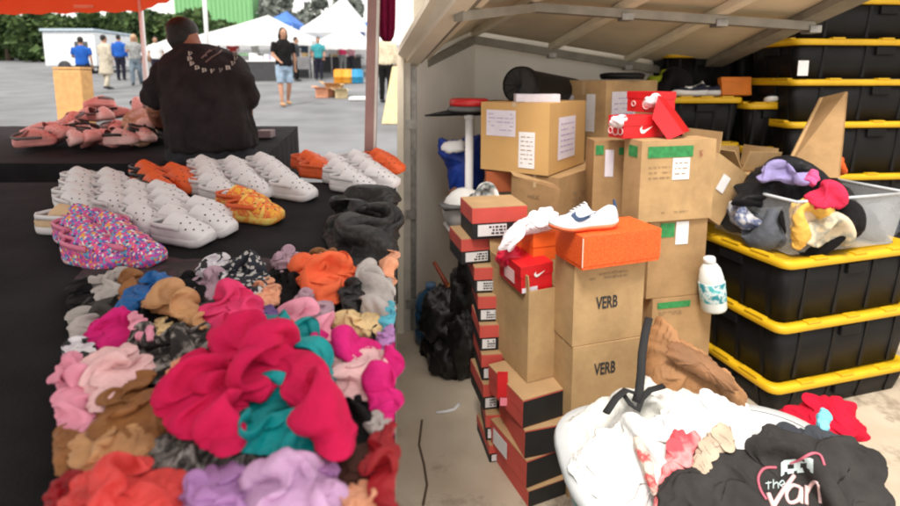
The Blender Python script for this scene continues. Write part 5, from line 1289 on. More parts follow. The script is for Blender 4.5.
# tan handbag with black strap
BAGT = mat('tan_leather', (.36, .18, .075), .7, var=.25, scale=6, bump=.3, bscale=50)
hb_ = thing('handbag', 'tan leather bag with black strap slumped on the white clothes', 'bag', P(690, 395, 1.85))
def hpart(name, poly, m, Y, **k):
    c = (sum(p[0] for p in poly)/len(poly), sum(p[1] for p in poly)/len(poly))
    o = cloth(name, '', '', poly, m, o=P(c[0], c[1], Y), base=0, parent=hb_, **k); o.matrix_parent_inverse = Matrix.Translation(-hb_.location); return o
hpart('bag_body', [(643, 356), (650, 324), (662, 318), (680, 334), (704, 350), (728, 374), (748, 394), (746, 410), (722, 402), (690, 398), (664, 394), (648, 378)], BAGT, 1.78, H=.13, wl=.10, amp=.022, n=Vector((-.1, -.7, .7)).normalized(), seed=111, ang=-40, edge=.05, ka=1.5, kb=1.2)
hpart('bag_flap', [(668, 340), (690, 346), (716, 362), (740, 388), (724, 388), (694, 372), (672, 360)], mat('dark_tan_leather', (.24, .115, .05), .7, var=.2, bump=.2), 1.70, H=.05, wl=.08, amp=.016, n=Vector((-.1, -.7, .7)).normalized(), seed=112, ang=55, ka=1.5, kb=1.12)
BLKS = mat('black_webbing', (.015, .015, .016), .8)
def strap(pts, rad, Y): 
    mb = MB().tube([P(x, y, Y+dy) for x, y, dy in pts], rad, 8, flat=.35); o = mb.build('strap', BLKS, hb_, True); o.matrix_parent_inverse = Matrix.Translation(-hb_.location)
strap([(649, 318, .05), (645, 334, .0), (642, 354, -.05), (641, 374, -.1), (639, 392, -.13), (636, 402, -.15)], .014, 1.72)
strap([(637, 394, 0), (626, 390, -.02), (616, 398, -.05), (610, 407, -.07), (606, 413, -.09)], .013, 1.60)
strap([(622, 392, 0), (630, 404, -.03), (638, 410, -.04), (642, 398, -.0), (650, 390, .03), (664, 386, .08)], .010, 1.585)

# ================================================================ PEOPLE
def ring(c, rx, ry, n=20, e=2.3, ax=None):
    out = []
    for k in range(n):
        t = 6.28318*k/n; c_, s_ = math.cos(t), math.sin(t)
        out.append(Vector(c) + Vector((rx*math.copysign(abs(c_)**(2/e), c_), ry*math.copysign(abs(s_)**(2/e), s_), 0)))
    return out
def hand(mb, wrist, d, side, s=1.0):
    """palm, four unequal bent fingers and a thumb leaving the palm's side"""
    d = d.normalized(); a = Vector((side, 0, 0)); a = (a - d*a.dot(d)).normalized(); b = d.cross(a)
    palm = wrist + d*.05*s
    mb.tube([wrist, wrist+d*.03*s, palm+d*.035*s], [.024*s, .036*s, .034*s], 10, flat=.55)
    for k, ln in enumerate((.062, .072, .068, .052)):
        r0 = palm + d*.03*s + a*(k-1.5)*.019*s
        mb.tube([r0, r0+d*ln*.5*s, r0+d*ln*.85*s+b*.02*s, r0+d*ln*.95*s+b*.038*s], [.0095*s, .009*s, .008*s, .006*s], 7)
    t0 = wrist + d*.025*s - a*.03*s
    mb.tube([t0, t0+d*.03*s-a*.022*s, t0+d*.055*s-a*.022*s+b*.012*s], [.012*s, .0105*s, .007*s], 7)
def face_bits(root, hc, r_, yaw, skin):
    """eyes, nose, mouth, ears on a head centred at hc and facing yaw (0 = -Y)"""
    M = Matrix.Translation(hc) @ Matrix.Rotation(yaw, 4, 'Z')
    mb = MB(); 
    for sx in (-1, 1): mb.ell((sx*.034*r_/.1, -.088*r_/.1, .0), (.012*r_/.1, .008*r_/.1, .008*r_/.1), 6)
    o = mb.xf(M).build('eyes', INK, root, True); o['kind'] = 'stuff'
    MB().tube([(0, -.07*r_/.1, -.052*r_/.1), (.0, -.092*r_/.1, -.053*r_/.1)], [.02*r_/.1, .016*r_/.1], 8, flat=.35).xf(M).build('mouth', mat('lips', (.34, .10, .09), .5), root, True)
def person(label, loc, yaw, h, top, bottom, skin=SKIN, hairm=HAIR, hair='short', legs=None, arms=None, short=False, sleeve=True, shoes=None, lean=0.0, dress=False, scale_w=1.0, bare=False, vox=.022):
    root = thing('person', label, 'person', loc, (0, 0, yaw)); s = h/1.75; root.scale = (s,)*3
    w = scale_w
    L = legs or {}; A = arms or {}
    sh_ = {-1: Vector((-.185*w, lean*.45, 1.43)), 1: Vector((.185*w, lean*.45, 1.43))}
    el = {-1: Vector(A.get('el', (-.245, .02, 1.14))), 1: Vector(A.get('er', (.245, .02, 1.14)))}
    wr = {-1: Vector(A.get('wl', (-.25, -.06, .90))), 1: Vector(A.get('wr', (.25, -.06, .90)))}
    kn = {-1: Vector(L.get('kl', (-.10, -.01, .50))), 1: Vector(L.get('kr', (.10, -.01, .50)))}
    an = {-1: Vector(L.get('al', (-.10, .02, .09))), 1: Vector(L.get('ar', (.10, .02, .09)))}
    hc = Vector((0, lean*.75-.015, 1.645))
    mb = MB()
    mb.loft([ring((0, 0, .86), .15*w, .10), ring((0, 0, .97), .165*w, .115), ring((0, lean*.15, 1.10), .14*w, .10), ring((0, lean*.3, 1.25), .16*w, .115), ring((0, lean*.42, 1.38), .175*w, .105), ring((0, lean*.5, 1.47), .10*w, .07), ring((0, lean*.55, 1.50), .058, .06), ring((0, lean*.65, 1.57), .052, .058)])
    mb.ell(hc, (.078, .098, .118), 12); mb.ell(hc+Vector((0, -.025, -.06)), (.058, .07, .06), 8)
    mb.tube([hc+Vector((0, -.095, .005)), hc+Vector((0, -.115, -.025))], [.010, .016], 8)
    for sg in (-1, 1):
        mb.ell(hc+Vector((sg*.08, .005, -.01)), (.012, .02, .032), 6)
        mb.tube([sh_[sg], sh_[sg].lerp(el[sg], .5), el[sg], el[sg].lerp(wr[sg], .4), wr[sg]], [.056, .050, .040, .040, .027], 12)
        hand(mb, wr[sg], wr[sg]-el[sg], sg)
        mb.tube([Vector((sg*.09*w, 0, .90)), Vector((sg*.095*w, 0, .75)), kn[sg], kn[sg].lerp(an[sg], .35), an[sg]], [.092*w, .082*w, .056, .056, .036], 14)
        mb.tube([an[sg]+Vector((0, .04, -.05)), an[sg]+Vector((0, -.04, -.05)), an[sg]+Vector((0, -.15, -.065))], [.036, .042, .026], 10, flat=.7)
    body = mb.build('body', skin, root); remesh(body, vox, 3)
    # top
    mb = MB()
    zhem = .50 if dress else .90
    rr_ = [ring((0, 0, .90), .178*w, .132), ring((0, 0, .99), .182*w, .134), ring((0, lean*.15, 1.10), .168*w, .125), ring((0, lean*.3, 1.25), .182*w, .135), ring((0, lean*.42, 1.38), .196*w, .122), ring((0, lean*.5, 1.465), .125*w, .085), ring((0, lean*.52, 1.505), .07, .07)]
    if dress: rr_ = [ring((0, 0, .50), .23*w, .18), ring((0, 0, .7), .205*w, .16)] + rr_
    mb.loft(rr_)
    for sg in (-1, 1):
        if sleeve == 'long': mb.tube([sh_[sg], sh_[sg].lerp(el[sg], .5), el[sg], wr[sg]+(el[sg]-wr[sg])*.12], [.074, .066, .056, .042], 12)
        elif sleeve: mb.tube([sh_[sg], sh_[sg].lerp(el[sg], .45), sh_[sg].lerp(el[sg], .75)], [.074, .070, .066], 12)
    o = mb.build('shirt', top, root); remesh(o, vox, 2, .010, .09, h)
    if not bare:
        mb = MB(); mb.loft([ring((0, 0, .80), .17*w, .12), ring((0, 0, .88), .176*w, .126), ring((0, 0, .97), .174*w, .124)])
        for sg in (-1, 1):
            e = kn[sg].lerp(Vector((sg*.095*w, 0, .75)), .1) if short else an[sg]+Vector((0, 0, -.02))
            pts = [Vector((sg*.088*w, 0, .90)), Vector((sg*.095*w, 0, .74)), e] if short else [Vector((sg*.088*w, 0, .90)), Vector((sg*.095*w, 0, .74)), kn[sg], kn[sg].lerp(an[sg], .4), e]
            mb.tube(pts, [.104*w, .096*w, .082] if short else [.104*w, .096*w, .072, .068, .058], 14)
        o = mb.build('shorts' if short else 'trousers', bottom, root); remesh(o, vox, 2, .008, .08, h+1)
    for sg in (-1, 1):
        a = an[sg]
        MB().tube([a+Vector((0, .055, -.048)), a+Vector((0, .02, -.04)), a+Vector((0, -.08, -.045)), a+Vector((0, -.165, -.058))], [.038, .047, .048, .030], 12, flat=.8).build('shoe', shoes or INK, root, True)
    mb = MB()
    mb.ell(hc+Vector((0, .022, .028)), (.086, .098, .108), 12)
    if hair == 'long':
        mb.tube([hc+Vector((0, .05, .06)), hc+Vector((0, .075, -.05)), hc+Vector((0, .085, -.2)), hc+Vector((0, .08, -.30))], [.07, .085, .085, .05], 12)
        for sg in (-1, 1): mb.tube([hc+Vector((sg*.06, -.01, .07)), hc+Vector((sg*.085, .01, -.05)), hc+Vector((sg*.085, .03, -.22))], [.03, .032, .018], 8)
    o = mb.build('hair', hairm, root); remesh(o, .014, 2)
    face_bits(root, hc, .1, 0, skin)
    return root
def ground_pt(px, Y): return Vector((P(px, 60, Y).x, Y, lot_z(Y)))
def tex(n_, c): return fabric(n_, c)
def pc(px, py, Y): p = P(px, py, Y); return Vector((p.x, Y, lot_z(Y)))

# ---- the man in black at the back table
MY = 3.02
man = thing('person', 'broad man in a black printed tee seen from behind at the back table', 'person', (P(207, 150, MY).x, MY, lot_z(MY)))
mi = Matrix.Translation(-man.location)
def mring(py, x0, x1, dy=0.0, ry=.16, e=2.5, tl=0.0):
    a, b = P(x0, py, MY+dy), P(x1, py, MY+dy); c = (a+b)/2; out = []
    for k in range(28):
        t = 6.28318*k/28; c_, s_ = math.cos(t), math.sin(t)
        xx = (b.x-a.x)/2*math.copysign(abs(c_)**(2/e), c_)
        out.append(c + Vector((xx, ry*math.copysign(abs(s_)**(2/e), s_), xx*tl)))
    return out
zg = lot_z(MY)
def mpt(px, py, dy=0.0): return P(px, py, MY+dy)
hcM = mpt(183, 37, .14)
mb = MB()
mb.loft([mring(172, 176, 250, 0, .15), mring(150, 174, 251, 0, .17), mring(120, 172, 240, .02, .16), mring(90, 174, 234, .05, .15), mring(70, 180, 228, .08, .11), mring(58, 184, 214, .10, .08), mring(50, 185, 201, .12, .07)])
mb.tube([mpt(194, 60, .10), mpt(189, 48, .13), hcM], [.085, .078, .07], 14)
mb.ell(hcM+Vector((0, 0, .005)), (.083, .10, .112), 12); mb.ell(hcM+Vector((0, .05, -.055)), (.06, .06, .055), 8)
mb.tube([hcM+Vector((0, .10, 0)), hcM+Vector((0, .118, -.025))], [.012, .016], 8)
for sg in (-1, 1): mb.ell(hcM+Vector((sg*.085, .0, -.012)), (.013, .022, .034), 6)
mb.tube([mpt(182, 74, .06), mpt(163, 90, .06), mpt(155, 110, .10)], [.065, .056, .052], 14); mb.tube([mpt(155, 110, .10), mpt(157, 118, .28), mpt(163, 126, .42)], [.050, .046, .032], 12)
hand(mb, mpt(163, 126, .42), Vector((.12, .95, -.25)), 1, 1.1)
mb.tube([mpt(224, 76, .06), mpt(240, 92, .10), mpt(245, 112, .16)], [.065, .055, .050], 14); mb.tube([mpt(245, 112, .16), mpt(238, 122, .34), mpt(228, 128, .45)], [.054, .046, .032], 12)
hand(mb, mpt(228, 128, .45), Vector((-.3, .9, -.2)), -1, 1.1)
for x in (193, 234):
    p = mpt(x, 170); mb.tube([p+Vector((0, 0, .1)), Vector((p.x, MY, zg+.45)), Vector((p.x, MY-.03, zg+.08))], [.12, .085, .05], 14)
    mb.tube([Vector((p.x, MY-.06, zg+.045)), Vector((p.x, MY+.17, zg+.035))], [.045, .035], 10, flat=.7)
bo = mb.xf(mi).build('body', SKIND, man); remesh(bo, .014, 4)
TEE = fabric('fabric_faded_black', (.024, .018, .019), var=.25)
mb = MB()
mb.loft([mring(148, 174, 254, 0, .19, tl=.03), mring(132, 171, 252, 0, .195), mring(112, 169, 246, .02, .19), mring(92, 166, 245, .05, .185), mring(75, 160, 247, .075, .165), mring(64, 162, 244, .09, .145), mring(56, 168, 236, .10, .12), mring(50, 176, 222, .11, .10), mring(46, 181, 206, .115, .085)])
mb.tube([mpt(180, 68, .07), mpt(168, 76, .05), mpt(160, 90, .05), mpt(157, 102, .07)], [.085, .088, .085, .084], 14)
mb.tube([mpt(226, 70, .07), mpt(237, 80, .07), mpt(243, 96, .09), mpt(244, 106, .12)], [.085, .088, .086, .084], 14)
tee = mb.xf(mi).build('tee_shirt', TEE, man); remesh(tee, .013, 4, .016, .13, 4)
mb = MB(); mb.loft([mring(188, 174, 253, 0, .16), mring(165, 171, 253, 0, .18), mring(144, 170, 252, 0, .175)])
for x in (193, 234):
    p = mpt(x, 172); mb.tube([p+Vector((0, 0, .1)), Vector((p.x, MY, zg+.5)), Vector((p.x, MY-.03, zg+.1))], [.14, .11, .085], 14)
tr = mb.xf(mi).build('trousers', fabric('fabric_black_denim', (.034, .034, .040)), man); remesh(tr, .018, 3, .008, .1, 6)
for x in (193, 234):
    p = mpt(x, 172); MB().tube([Vector((p.x, MY-.09, zg+.045)), Vector((p.x, MY, zg+.055)), Vector((p.x, MY+.2, zg+.04))], [.045, .055, .036], 12, flat=.8).xf(mi).build('shoe', INK, man, True)
mb = MB().ell(hcM+Vector((0, -.004, .038)), (.087, .101, .083), 12); mb.ell(hcM+Vector((0, -.048, -.012)), (.068, .058, .07), 8)
hr = mb.xf(mi).build('hair', HAIR, man); remesh(hr, .012, 2)
face_bits(man, hcM-man.location, .1, math.pi, SKIND)
# ring of pale lettering and central emblem printed on his shoulders
bt_ = BVHTree.FromPolygons([v.co + man.location for v in tee.data.vertices], [p.vertices[:] for p in tee.data.polygons])
def tee_pt(px, py):
    h_ = bt_.ray_cast(CAM, ray(px, py).normalized()); return (h_[0]-Vector((0, .003, 0))) if h_[0] else mpt(px, py, -.2)
PRN = mat('faded_print', (.50, .42, .38), .9)
rr = random.Random(3)
for k in range(11):
    a = math.pi*(1.0 + k/10.0) if False else R(200 - 22*k) 
    a = R(165 + 21*k)
    cx, cy = 213 + 23*math.cos(a), 57 - 14*math.sin(a)
    if cy < 52: continue
    mb = MB(); p = [(cx-1.7, cy-1.9), (cx+1.6, cy-2.0), (cx+1.5, cy-.9), (cx-.4, cy-.8), (cx-.3, cy+.2), (cx+1.4, cy+.3), (cx+1.6, cy+1.9), (cx-1.6, cy+2.0), (cx-1.7, cy+.9), (cx+.3, cy+.8), (cx-1.7, cy-.2)]
    mb.tube([tee_pt(*q) for q in ((cx-1.5, cy-2), (cx-1.2, cy+2), (cx+1.6, cy+1.5+rr.uniform(-3, .5)), (cx+.6, cy-1.8))], .0062, 5, flat=.3)
    mb.xf(mi).build('printed_letter', PRN, man)
for pts in ([(202, 58), (208, 52), (214, 50), (219, 46)], [(206, 62), (212, 57), (219, 53), (222, 50)], [(210, 50), (206, 56)]):
    MB().tube([tee_pt(*q) for q in pts], .007, 5, flat=.5).xf(mi).build('printed_emblem', mat('faded_print_dark', (.20, .13, .12), .8), man)

# ---- passers-by
woman = person('woman in black tee and denim shorts walking across the lot', pc(286, 110, 11.8), R(35), 1.72, fabric('fabric_black', 0) if 'fabric_black' in MATS else C['black'], fabric('fabric_denim_light', (.30, .40, .52)), hair='long', short=True, arms={'el': (-.25, -.02, 1.15), 'wl': (-.17, -.2, 1.02), 'er': (.25, .06, 1.15), 'wr': (.26, .02, .90)}, legs={'al': (-.11, -.10, .09), 'ar': (.10, .14, .12)}, shoes=mat('tan_boot', (.45, .24, .11), .6), vox=.02)
tote_b = MB().box((-.14, -.05, 0), (.14, .05, .28), bev=.02).build('shoulder_bag', mat('grey_bag', (.16, .16, .17), .7)); q = pc(300, 80, 11.7); tote_b.location = q+Vector((.10, 0, .82)); tag(tote_b, 'grey shoulder bag carried by the woman in denim shorts', 'bag')
person('person in a bright blue top and dark trousers at the far left', pc(84, 80, 14.5), R(200), 1.55, fabric('fabric_royal', (.02, .10, .42)), fabric('fabric_navy', (.02, .02, .035)), arms={'er': (.27, -.08, 1.16), 'wr': (.12, -.28, 1.12)}, legs={'al': (-.12, -.12, .09), 'ar': (.10, .16, .12)}, vox=.03)
person('person in a long beige coat left of the tent pole', pc(107, 80, 16), R(160), 1.62, fabric('fabric_coat', (.50, .45, .36)), fabric('fabric_coat', 0), dress=True, sleeve='long', arms={'er': (.28, -.02, 1.15), 'wr': (.20, -.24, 1.0)}, legs={'al': (-.10, .14, .12), 'ar': (.10, -.12, .09)}, vox=.03)
person('person with a blue jacket near the hedge', pc(121, 70, 20), R(190), 1.68, fabric('fabric_royal', 0), fabric('fabric_navy', 0), sleeve='long', vox=.03)
person('person with blond hair in grey clothes beside the tent pole', pc(137, 80, 17.5), R(20), 1.66, fabric('fabric_greyish', (.28, .29, .29)), fabric('fabric_jeansg', (.14, .18, .22)), arms={'el': (-.27, .05, 1.16), 'wl': (-.16, -.18, 1.22)}, legs={'al': (-.09, -.16, .09), 'kl': (-.10, -.12, .5), 'ar': (.10, .18, .13)}, hairm=mat('blond_hair', (.45, .30, .16), .6), hair='long', vox=.03)
person('person in white behind the man in black', pc(158, 80, 19), R(30), 1.6, fabric('fabric_bright_white', 0), fabric('fabric_navy', 0), vox=.03)
person('person in a cream top and black trousers beside the purple garment', pc(386, 80, 12.5), R(170), 1.72, fabric('fabric_creamtop', (.60, .52, .38)), C['black'], sleeve='long', vox=.03)
person('person in teal near the orange drum', pc(319, 75, 20), R(10), 1.6, fabric('fabric_tealtop', (.05, .28, .32)), fabric('fabric_navy', 0), vox=.035)
person('person in a pink top under the far white canopy', pc(343, 70, 24), R(30), 1.65, C['hotpink'], fabric('fabric_greyish', 0), vox=.035)
person('person in dark clothes stooping at the far stall', pc(330, 70, 26), R(60), 1.6, C['black'], C['black'], vox=.035)
person('person in dark grey behind the white stall table', pc(297, 75, 19.5), R(90), 1.6, fabric('fabric_slate', 0), C['black'], vox=.035)

for px, Y, hh_, c_t, c_b, yw, lab in ((234, 24, 1.66, (.40, .05, .05), (.03, .03, .05), 40, 'person in a dark red top behind the white topped table'), (256, 25, 1.62, (.55, .55, .52), (.10, .13, .2), 150, 'person in pale grey behind the white topped table'),
        (306, 23, 1.70, (.05, .07, .10), (.05, .05, .06), 200, 'person in navy between the woman and teal person'), (352, 22.5, 1.62, (.62, .30, .36), (.03, .03, .04), 120, 'person in dusty pink left of the tent pole'),
        (170, 26, 1.64, (.20, .10, .22), (.04, .04, .05), 60, 'person in purple far behind the man in black'), (96, 25, 1.60, (.45, .12, .05), (.05, .06, .10), 10, 'person in rust red in front of the white trailer')):
    person(lab, pc(px, 70, Y), R(yw), hh_, fabric('fabric_pb%d' % px, c_t), fabric('fabric_pbt%d' % px, c_b), sleeve='long' if px % 4 == 0 else True, hair='long' if px % 3 == 0 else 'short', vox=.035,
           arms={'er': (.27, -.06, 1.16), 'wr': (.14, -.26, 1.05+.1*(px % 3))}, legs={'al': (-.11, -.10, .09), 'ar': (.11, .12, .11)})

# ================================================================ MARKET BACKGROUND
def canopy(label, px0, px1, eave_py, peak_py, Y, depth, m, group, valance=.22, legs=True, pole=None):
    a, b = P(px0, eave_py, Y), P(px1, eave_py, Y); w_ = b.x-a.x
    root = thing('market_canopy', label, 'canopy', (a.x, Y, lot_z(Y)), (0, 0, 0), group)
    ze = a.z-lot_z(Y); zp = P(px0, peak_py, Y+depth/2).z-lot_z(Y)
    N = 12; vs = []; fs = []
    for j in range(N+1):
        for i in range(N+1):
            u, v = i/N, j/N; t = min(min(u, 1-u)*2, min(v, 1-v)*2)
            z = ze + (zp-ze)*(t**1.15) + .03*noise.noise(Vector((u*4, v*4, px0)))
            vs.append((u*w_, v*depth, z))
    for j in range(N):
        for i in range(N): k = j*(N+1)+i; fs.append((k, k+1, k+N+2, k+N+1))
    obj('roof', vs, fs, m, root, False)
    for (p, q) in (((0, 0), (w_, 0)), ((w_, 0), (w_, depth)), ((w_, depth), (0, depth)), ((0, depth), (0, 0))):
        M_ = 14; vs = []
        for i in range(M_+1):
            t = i/M_; x, y = p[0]+(q[0]-p[0])*t, p[1]+(q[1]-p[1])*t
            vs += [(x, y, ze+.005), (x, y + .01*math.sin(i*2.1), ze-valance+.03*(i % 2))]
        obj('valance', vs, [(2*i, 2*i+1, 2*i+3, 2*i+2) for i in range(M_)], m, root)
    for x, y in ((.02, .02), (w_-.02, .02), (w_-.02, depth-.02), (.02, depth-.02)):
        MB().tube([(x, y, SLOPE*y), (x, y, ze)], .022, 8).build('leg', pole or WHITE, root, True)
    return root
def thinfab(name, col):
    m = bpy.data.materials.new(name); m.use_nodes = True; nt = m.node_tree; b = nt.nodes['Principled BSDF']; b.inputs['Base Color'].default_value = (*col, 1); b.inputs['Roughness'].default_value = .8
    tr_ = nt.nodes.new('ShaderNodeBsdfTranslucent'); tr_.inputs[0].default_value = (*col, 1); mx_ = nt.nodes.new('ShaderNodeMixShader'); mx_.inputs[0].default_value = .3
    nt.links.new(b.outputs[0], mx_.inputs[1]); nt.links.new(tr_.outputs[0], mx_.inputs[2]); nt.links.new(mx_.outputs[0], nt.nodes['Material Output'].inputs[0]); return m
TW_ = thinfab('white_canvas', (.78, .79, .80)); TBL = thinfab('blue_tarp', (.08, .22, .62)); TOR = thinfab('orange_canvas', (.78, .10, .03))
GC = 'white canopies across the lot'
canopy('small white canopy left of the man with its peak low', 134, 176, 50, 34, 21, 4, TW_, GC)
canopy('wide white canopy behind the man over the white stall table', 172, 312, 40, 15, 20, 6, TW_, GC)
canopy('high white canopy right of the middle', 300, 366, 28, -4, 27, 6, TW_, GC)
canopy('white canopy right beside the purple garment pole', 308, 372, 44, 24, 21, 4, TW_, GC)
canopy('blue tarp canopy peeking above the wide white one', 260, 292, 22, 11, 29, 4, TBL, 'blue tarps')
canopy('blue tarp canopy at the right behind the tent pole', 352, 392, 28, 16, 29, 4, TBL, 'blue tarps')
canopy('white canopy at the far right behind the cream top person', 372, 440, 40, 22, 26, 4, TW_, GC)
canopy('low white canopy behind the woman in denim shorts', 222, 300, 46, 34, 27, 4, TW_, GC)
canopy('grey white canopy left of the tall white peak', 268, 322, 40, 26, 31, 5, thinfab('grey_canvas', (.55, .58, .60)), GC)
# far stalls
def stall(label, px0, px1, Y, topm, items, skirt, group='far stall tables'):
    a, b = pc(px0, 80, Y), pc(px1, 80, Y); w_ = b.x-a.x
    root = thing('stall_table', label, 'table', a, (0, 0, 0), group)
    MB().box((0, 0, .72), (w_, .8, .76), bev=.008).build('table_top', topm, root); 
    MB().box((.02, .03, .03), (w_-.02, .035, .72)).build('skirt', skirt, root)
    for x in (.06, w_-.06):
        for y in (.08, .72): MB().tube([(x, y, SLOPE*y), (x, y, .72)], .02, 6).build('leg', STEEL, root)
    for k in range(items):
        bw = rnd.uniform(.16, .34); bh = rnd.uniform(.12, .30); x = (k+.5)/items*w_
        col = rnd.choice([WHITE, PAPER_L, mat('slate_box', (.12, .12, .13), .7), C['cream'], WHITE])
        o = MB().box((-bw/2, -.15, 0), (bw/2, .15, bh), bev=.02).build('goods_box', col); o.location = a+Vector((x, .4, .761)); o.rotation_euler = (0, 0, rnd.uniform(-.3, .3))
        tag(o, ['pale', 'light', 'small', 'low', 'boxy', 'plain'][k % 6] + f' goods box, {ORD[k]} from left on the ' + ('white topped table' if px0 < 260 else 'low middle table' if px0 < 300 else 'far dark table'), 'box', 'goods on the far stall tables')
    return root
stall('white topped stall table with dark skirt right of the man', 240, 276, 19.5, WHITE, 5, mat('dark_skirt', (.05, .05, .055), .8))
stall('dark stall table at the far right under the canopies', 312, 362, 25, mat('slate_box', 0), 6, mat('dark_skirt', 0))
for px, m_, lab in ((340, mat('orange_drum', (.78, .30, .02), .5), 'orange drum standing on the lot'), (348, mat('amber_drum', (.80, .36, .04), .5), 'amber drum next to the orange one'), (357, mat('blue_drum', (.03, .28, .52), .5), 'blue drum right of the amber one')):
    r_ = thing('plastic_drum', lab, 'drum', pc(px, 75, 18.5), (0, 0, 0), 'plastic drums on the lot')
    MB().lathe([(.001, 0), (.20, 0), (.22, .03), (.22, .20), (.235, .21), (.22, .23), (.22, .42), (.20, .46), (.001, .46)], 18).build('drum_body', m_, r_, True)
    MB().lathe([(.205, .455), (.21, .47), (.17, .49), (.001, .49)], 18).build('lid', m_, r_, True)
for i, (px, Y, w_, h_, m_, lab) in enumerate(((322, 13.6, .34, .22, C['peach'], 'peach coloured carton on the asphalt'), (333, 13.9, .42, .30, CARD, 'open tan carton on the asphalt behind the peach one'), (341, 13.4, .30, .20, mat('cream_box', (.62, .50, .30), .8), 'cream carton on the asphalt at the right'))):
    r_ = open_carton(lab, pc(px, 90, Y)+Vector((-w_/2, 0, .004)), (0, 0, rnd.uniform(-.4, .4)), (w_, .34, h_), m_, (70, 80, 60, 75))
r_ = MB().box((-.3, -.2, 0), (.3, .2, .09), bev=.03).build('white_sack', WHITE); r_.location = pc(362, 100, 13.0); tag(r_, 'low white sack on the asphalt beside the tent pole', 'sack')
sb = thing('folding_board', 'cream folding board leaning at the garage edge', 'board', pc(392, 110, 9.3))
MB().hexa([(-.16, -.2, 0), (.24, -.2, 0), (.24, -.16, 0), (-.16, -.16, 0), (0, .16, 1.0), (.3, .16, 1.0), (.3, .2, 1.0), (0, .2, 1.0)]).build('panel', mat('cream_panel', (.68, .55, .30), .7), sb)
MB().hexa([(-.1, .5, .03), (.24, .5, .03), (.24, .53, .03), (-.1, .53, .03), (0, .21, .99), (.3, .21, .99), (.3, .24, .99), (0, .24, .99)]).build('back_panel', mat('cream_panel', 0), sb)
# orange box far left
ob_ = thing('upright_box', 'tan orange upright box at the far left edge', 'box', pc(64, 100, 9.0))
MB().box((-.15, 0, 0), (.33, .3, .95), bev=.02).build('box_body', mat('tan_orange', (.62, .34, .13), .7), ob_); MB().box((-.15, .0, .96), (.33, .3, 1.0), bev=.01).build('top_cap', mat('tan_orange', 0), ob_)
stall('low stall table piled with goods behind the cartons on the asphalt', 288, 312, 21.5, WHITE, 4, mat('dark_skirt', 0))
# white trailer
tl = thing('white_trailer', 'white trailer with two dark windows at the far left', 'trailer', pc(60, 80, 24))
k_ = 24/520
TWH = mat('trailer_white', (.72, .75, .78), .5)
MB().box((-.6, 0, .35), (38*k_, 3.0, 1.9), bev=.06).build('trailer_body', TWH, tl); MB().box((-.65, -.1, 1.91), (38*k_+.05, 3.1, 2.02), bev=.03).build('roof', mat('trailer_roof', (.42, .52, .60), .5), tl)
for x in (18.5, 25.5):
    f_ = MB().box((x*k_-.02, -.03, 1.15), (x*k_+.24, -.002, 1.45)).build('window', mat('window_dark', (.06, .07, .08), .2), tl); MB().box((x*k_-.04, -.035, 1.10), (x*k_+.26, -.001, 1.145)).build('sill', TWH, f_)
for x in (.3, 1.2):
    MB().tube([(x, -.05, .30), (x, .15, .30)], .30, 20).build('wheel', INK, tl, True)
# green building and far ribbed wall
gb = thing('green_building', 'pale green ribbed warehouse beyond the canopies', 'building', pc(178, 60, 60))
kk = 60/520; gw = 76*kk; gh = 13.5
GRM = mat('green_cladding', (.20, .46, .20), .6, var=.1)
MB().box((0, 0, -1), (gw, 8, gh)).build('wall', GRM, gb); MB().box((-.2, -.3, gh+.01), (gw+.2, 8.2, gh+.4)).build('roof_edge', GRM, gb)
for i in range(18): MB().box(((i+.3)*gw/18, -.10, -1), ((i+.55)*gw/18, -.005, gh-.05)).build('cladding_rib', GRM, gb)
# trees / hedge
LEAF = pattern('hedge_leaf', [(.030, .062, .014), (.055, .10, .024), (.022, .045, .012), (.08, .13, .035)], 3.0)
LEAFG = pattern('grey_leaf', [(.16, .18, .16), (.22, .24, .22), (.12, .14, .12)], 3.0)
BARK = mat('bark', (.09, .065, .045), .9, bump=.4)
def tree(label, px, Y, top_py, wpx, m, n=1500, base=1.0, leaf=.30, group='trees beyond the lot', seed=0):
    rr = random.Random(seed); p0 = pc(px, 60, Y); k = Y/520; H_ = P(px, top_py, Y).z-p0.z; rx = wpx*k/2
    root = thing('tree', label, 'tree', p0, (0, 0, 0), group)
    mb = MB().tube([(0, 0, -.3), (.05, 0, H_*.35), (0, .1, H_*.75)], [rx*.09+.06, rx*.07+.05, .05], 8)
    for q in range(5):
        a = rr.uniform(0, 6.28); z = H_*rr.uniform(.3, .6); mb.tube([(0, 0, z), (rx*.35*math.cos(a), rx*.35*math.sin(a), z+H_*.12), (rx*.6*math.cos(a), rx*.6*math.sin(a), z+H_*.25)], [.07, .05, .02], 6)
    mb.build('trunk', BARK, root, True)
    vs = []; fs = []
    cl = [(rr.uniform(-.75, .75), rr.uniform(-.7, .7), rr.uniform(.12, .92), rr.uniform(.20, .38)) for q in range(26)]
    for q in range(n):
        cx, cy, cz, cr = rr.choice(cl); v = Vector((rr.gauss(0, 1), rr.gauss(0, 1), rr.gauss(0, 1))).normalized()*rr.uniform(.5, 1)**.5
        c = Vector(((cx+v.x*cr)*rx, (cy+v.y*cr)*rx, H_*(base*.0 + cz) + v.z*cr*H_*.45))
        if c.z < .15: c.z = .15+rr.random()*.5
        if c.z > H_: c.z = H_-rr.random()*.4
        s_ = leaf*rr.uniform(.6, 1.3); u = Vector((rr.gauss(0, 1), rr.gauss(0, 1), rr.gauss(0, 1))).normalized(); w_ = u.orthogonal().normalized()
        b = len(vs); vs += [c-u*s_, c+w_*s_*.6, c+u*s_, c-w_*s_*.6]; fs.append((b, b+1, b+2, b+3))
    obj('crown', vs, fs, m, root)
    return root
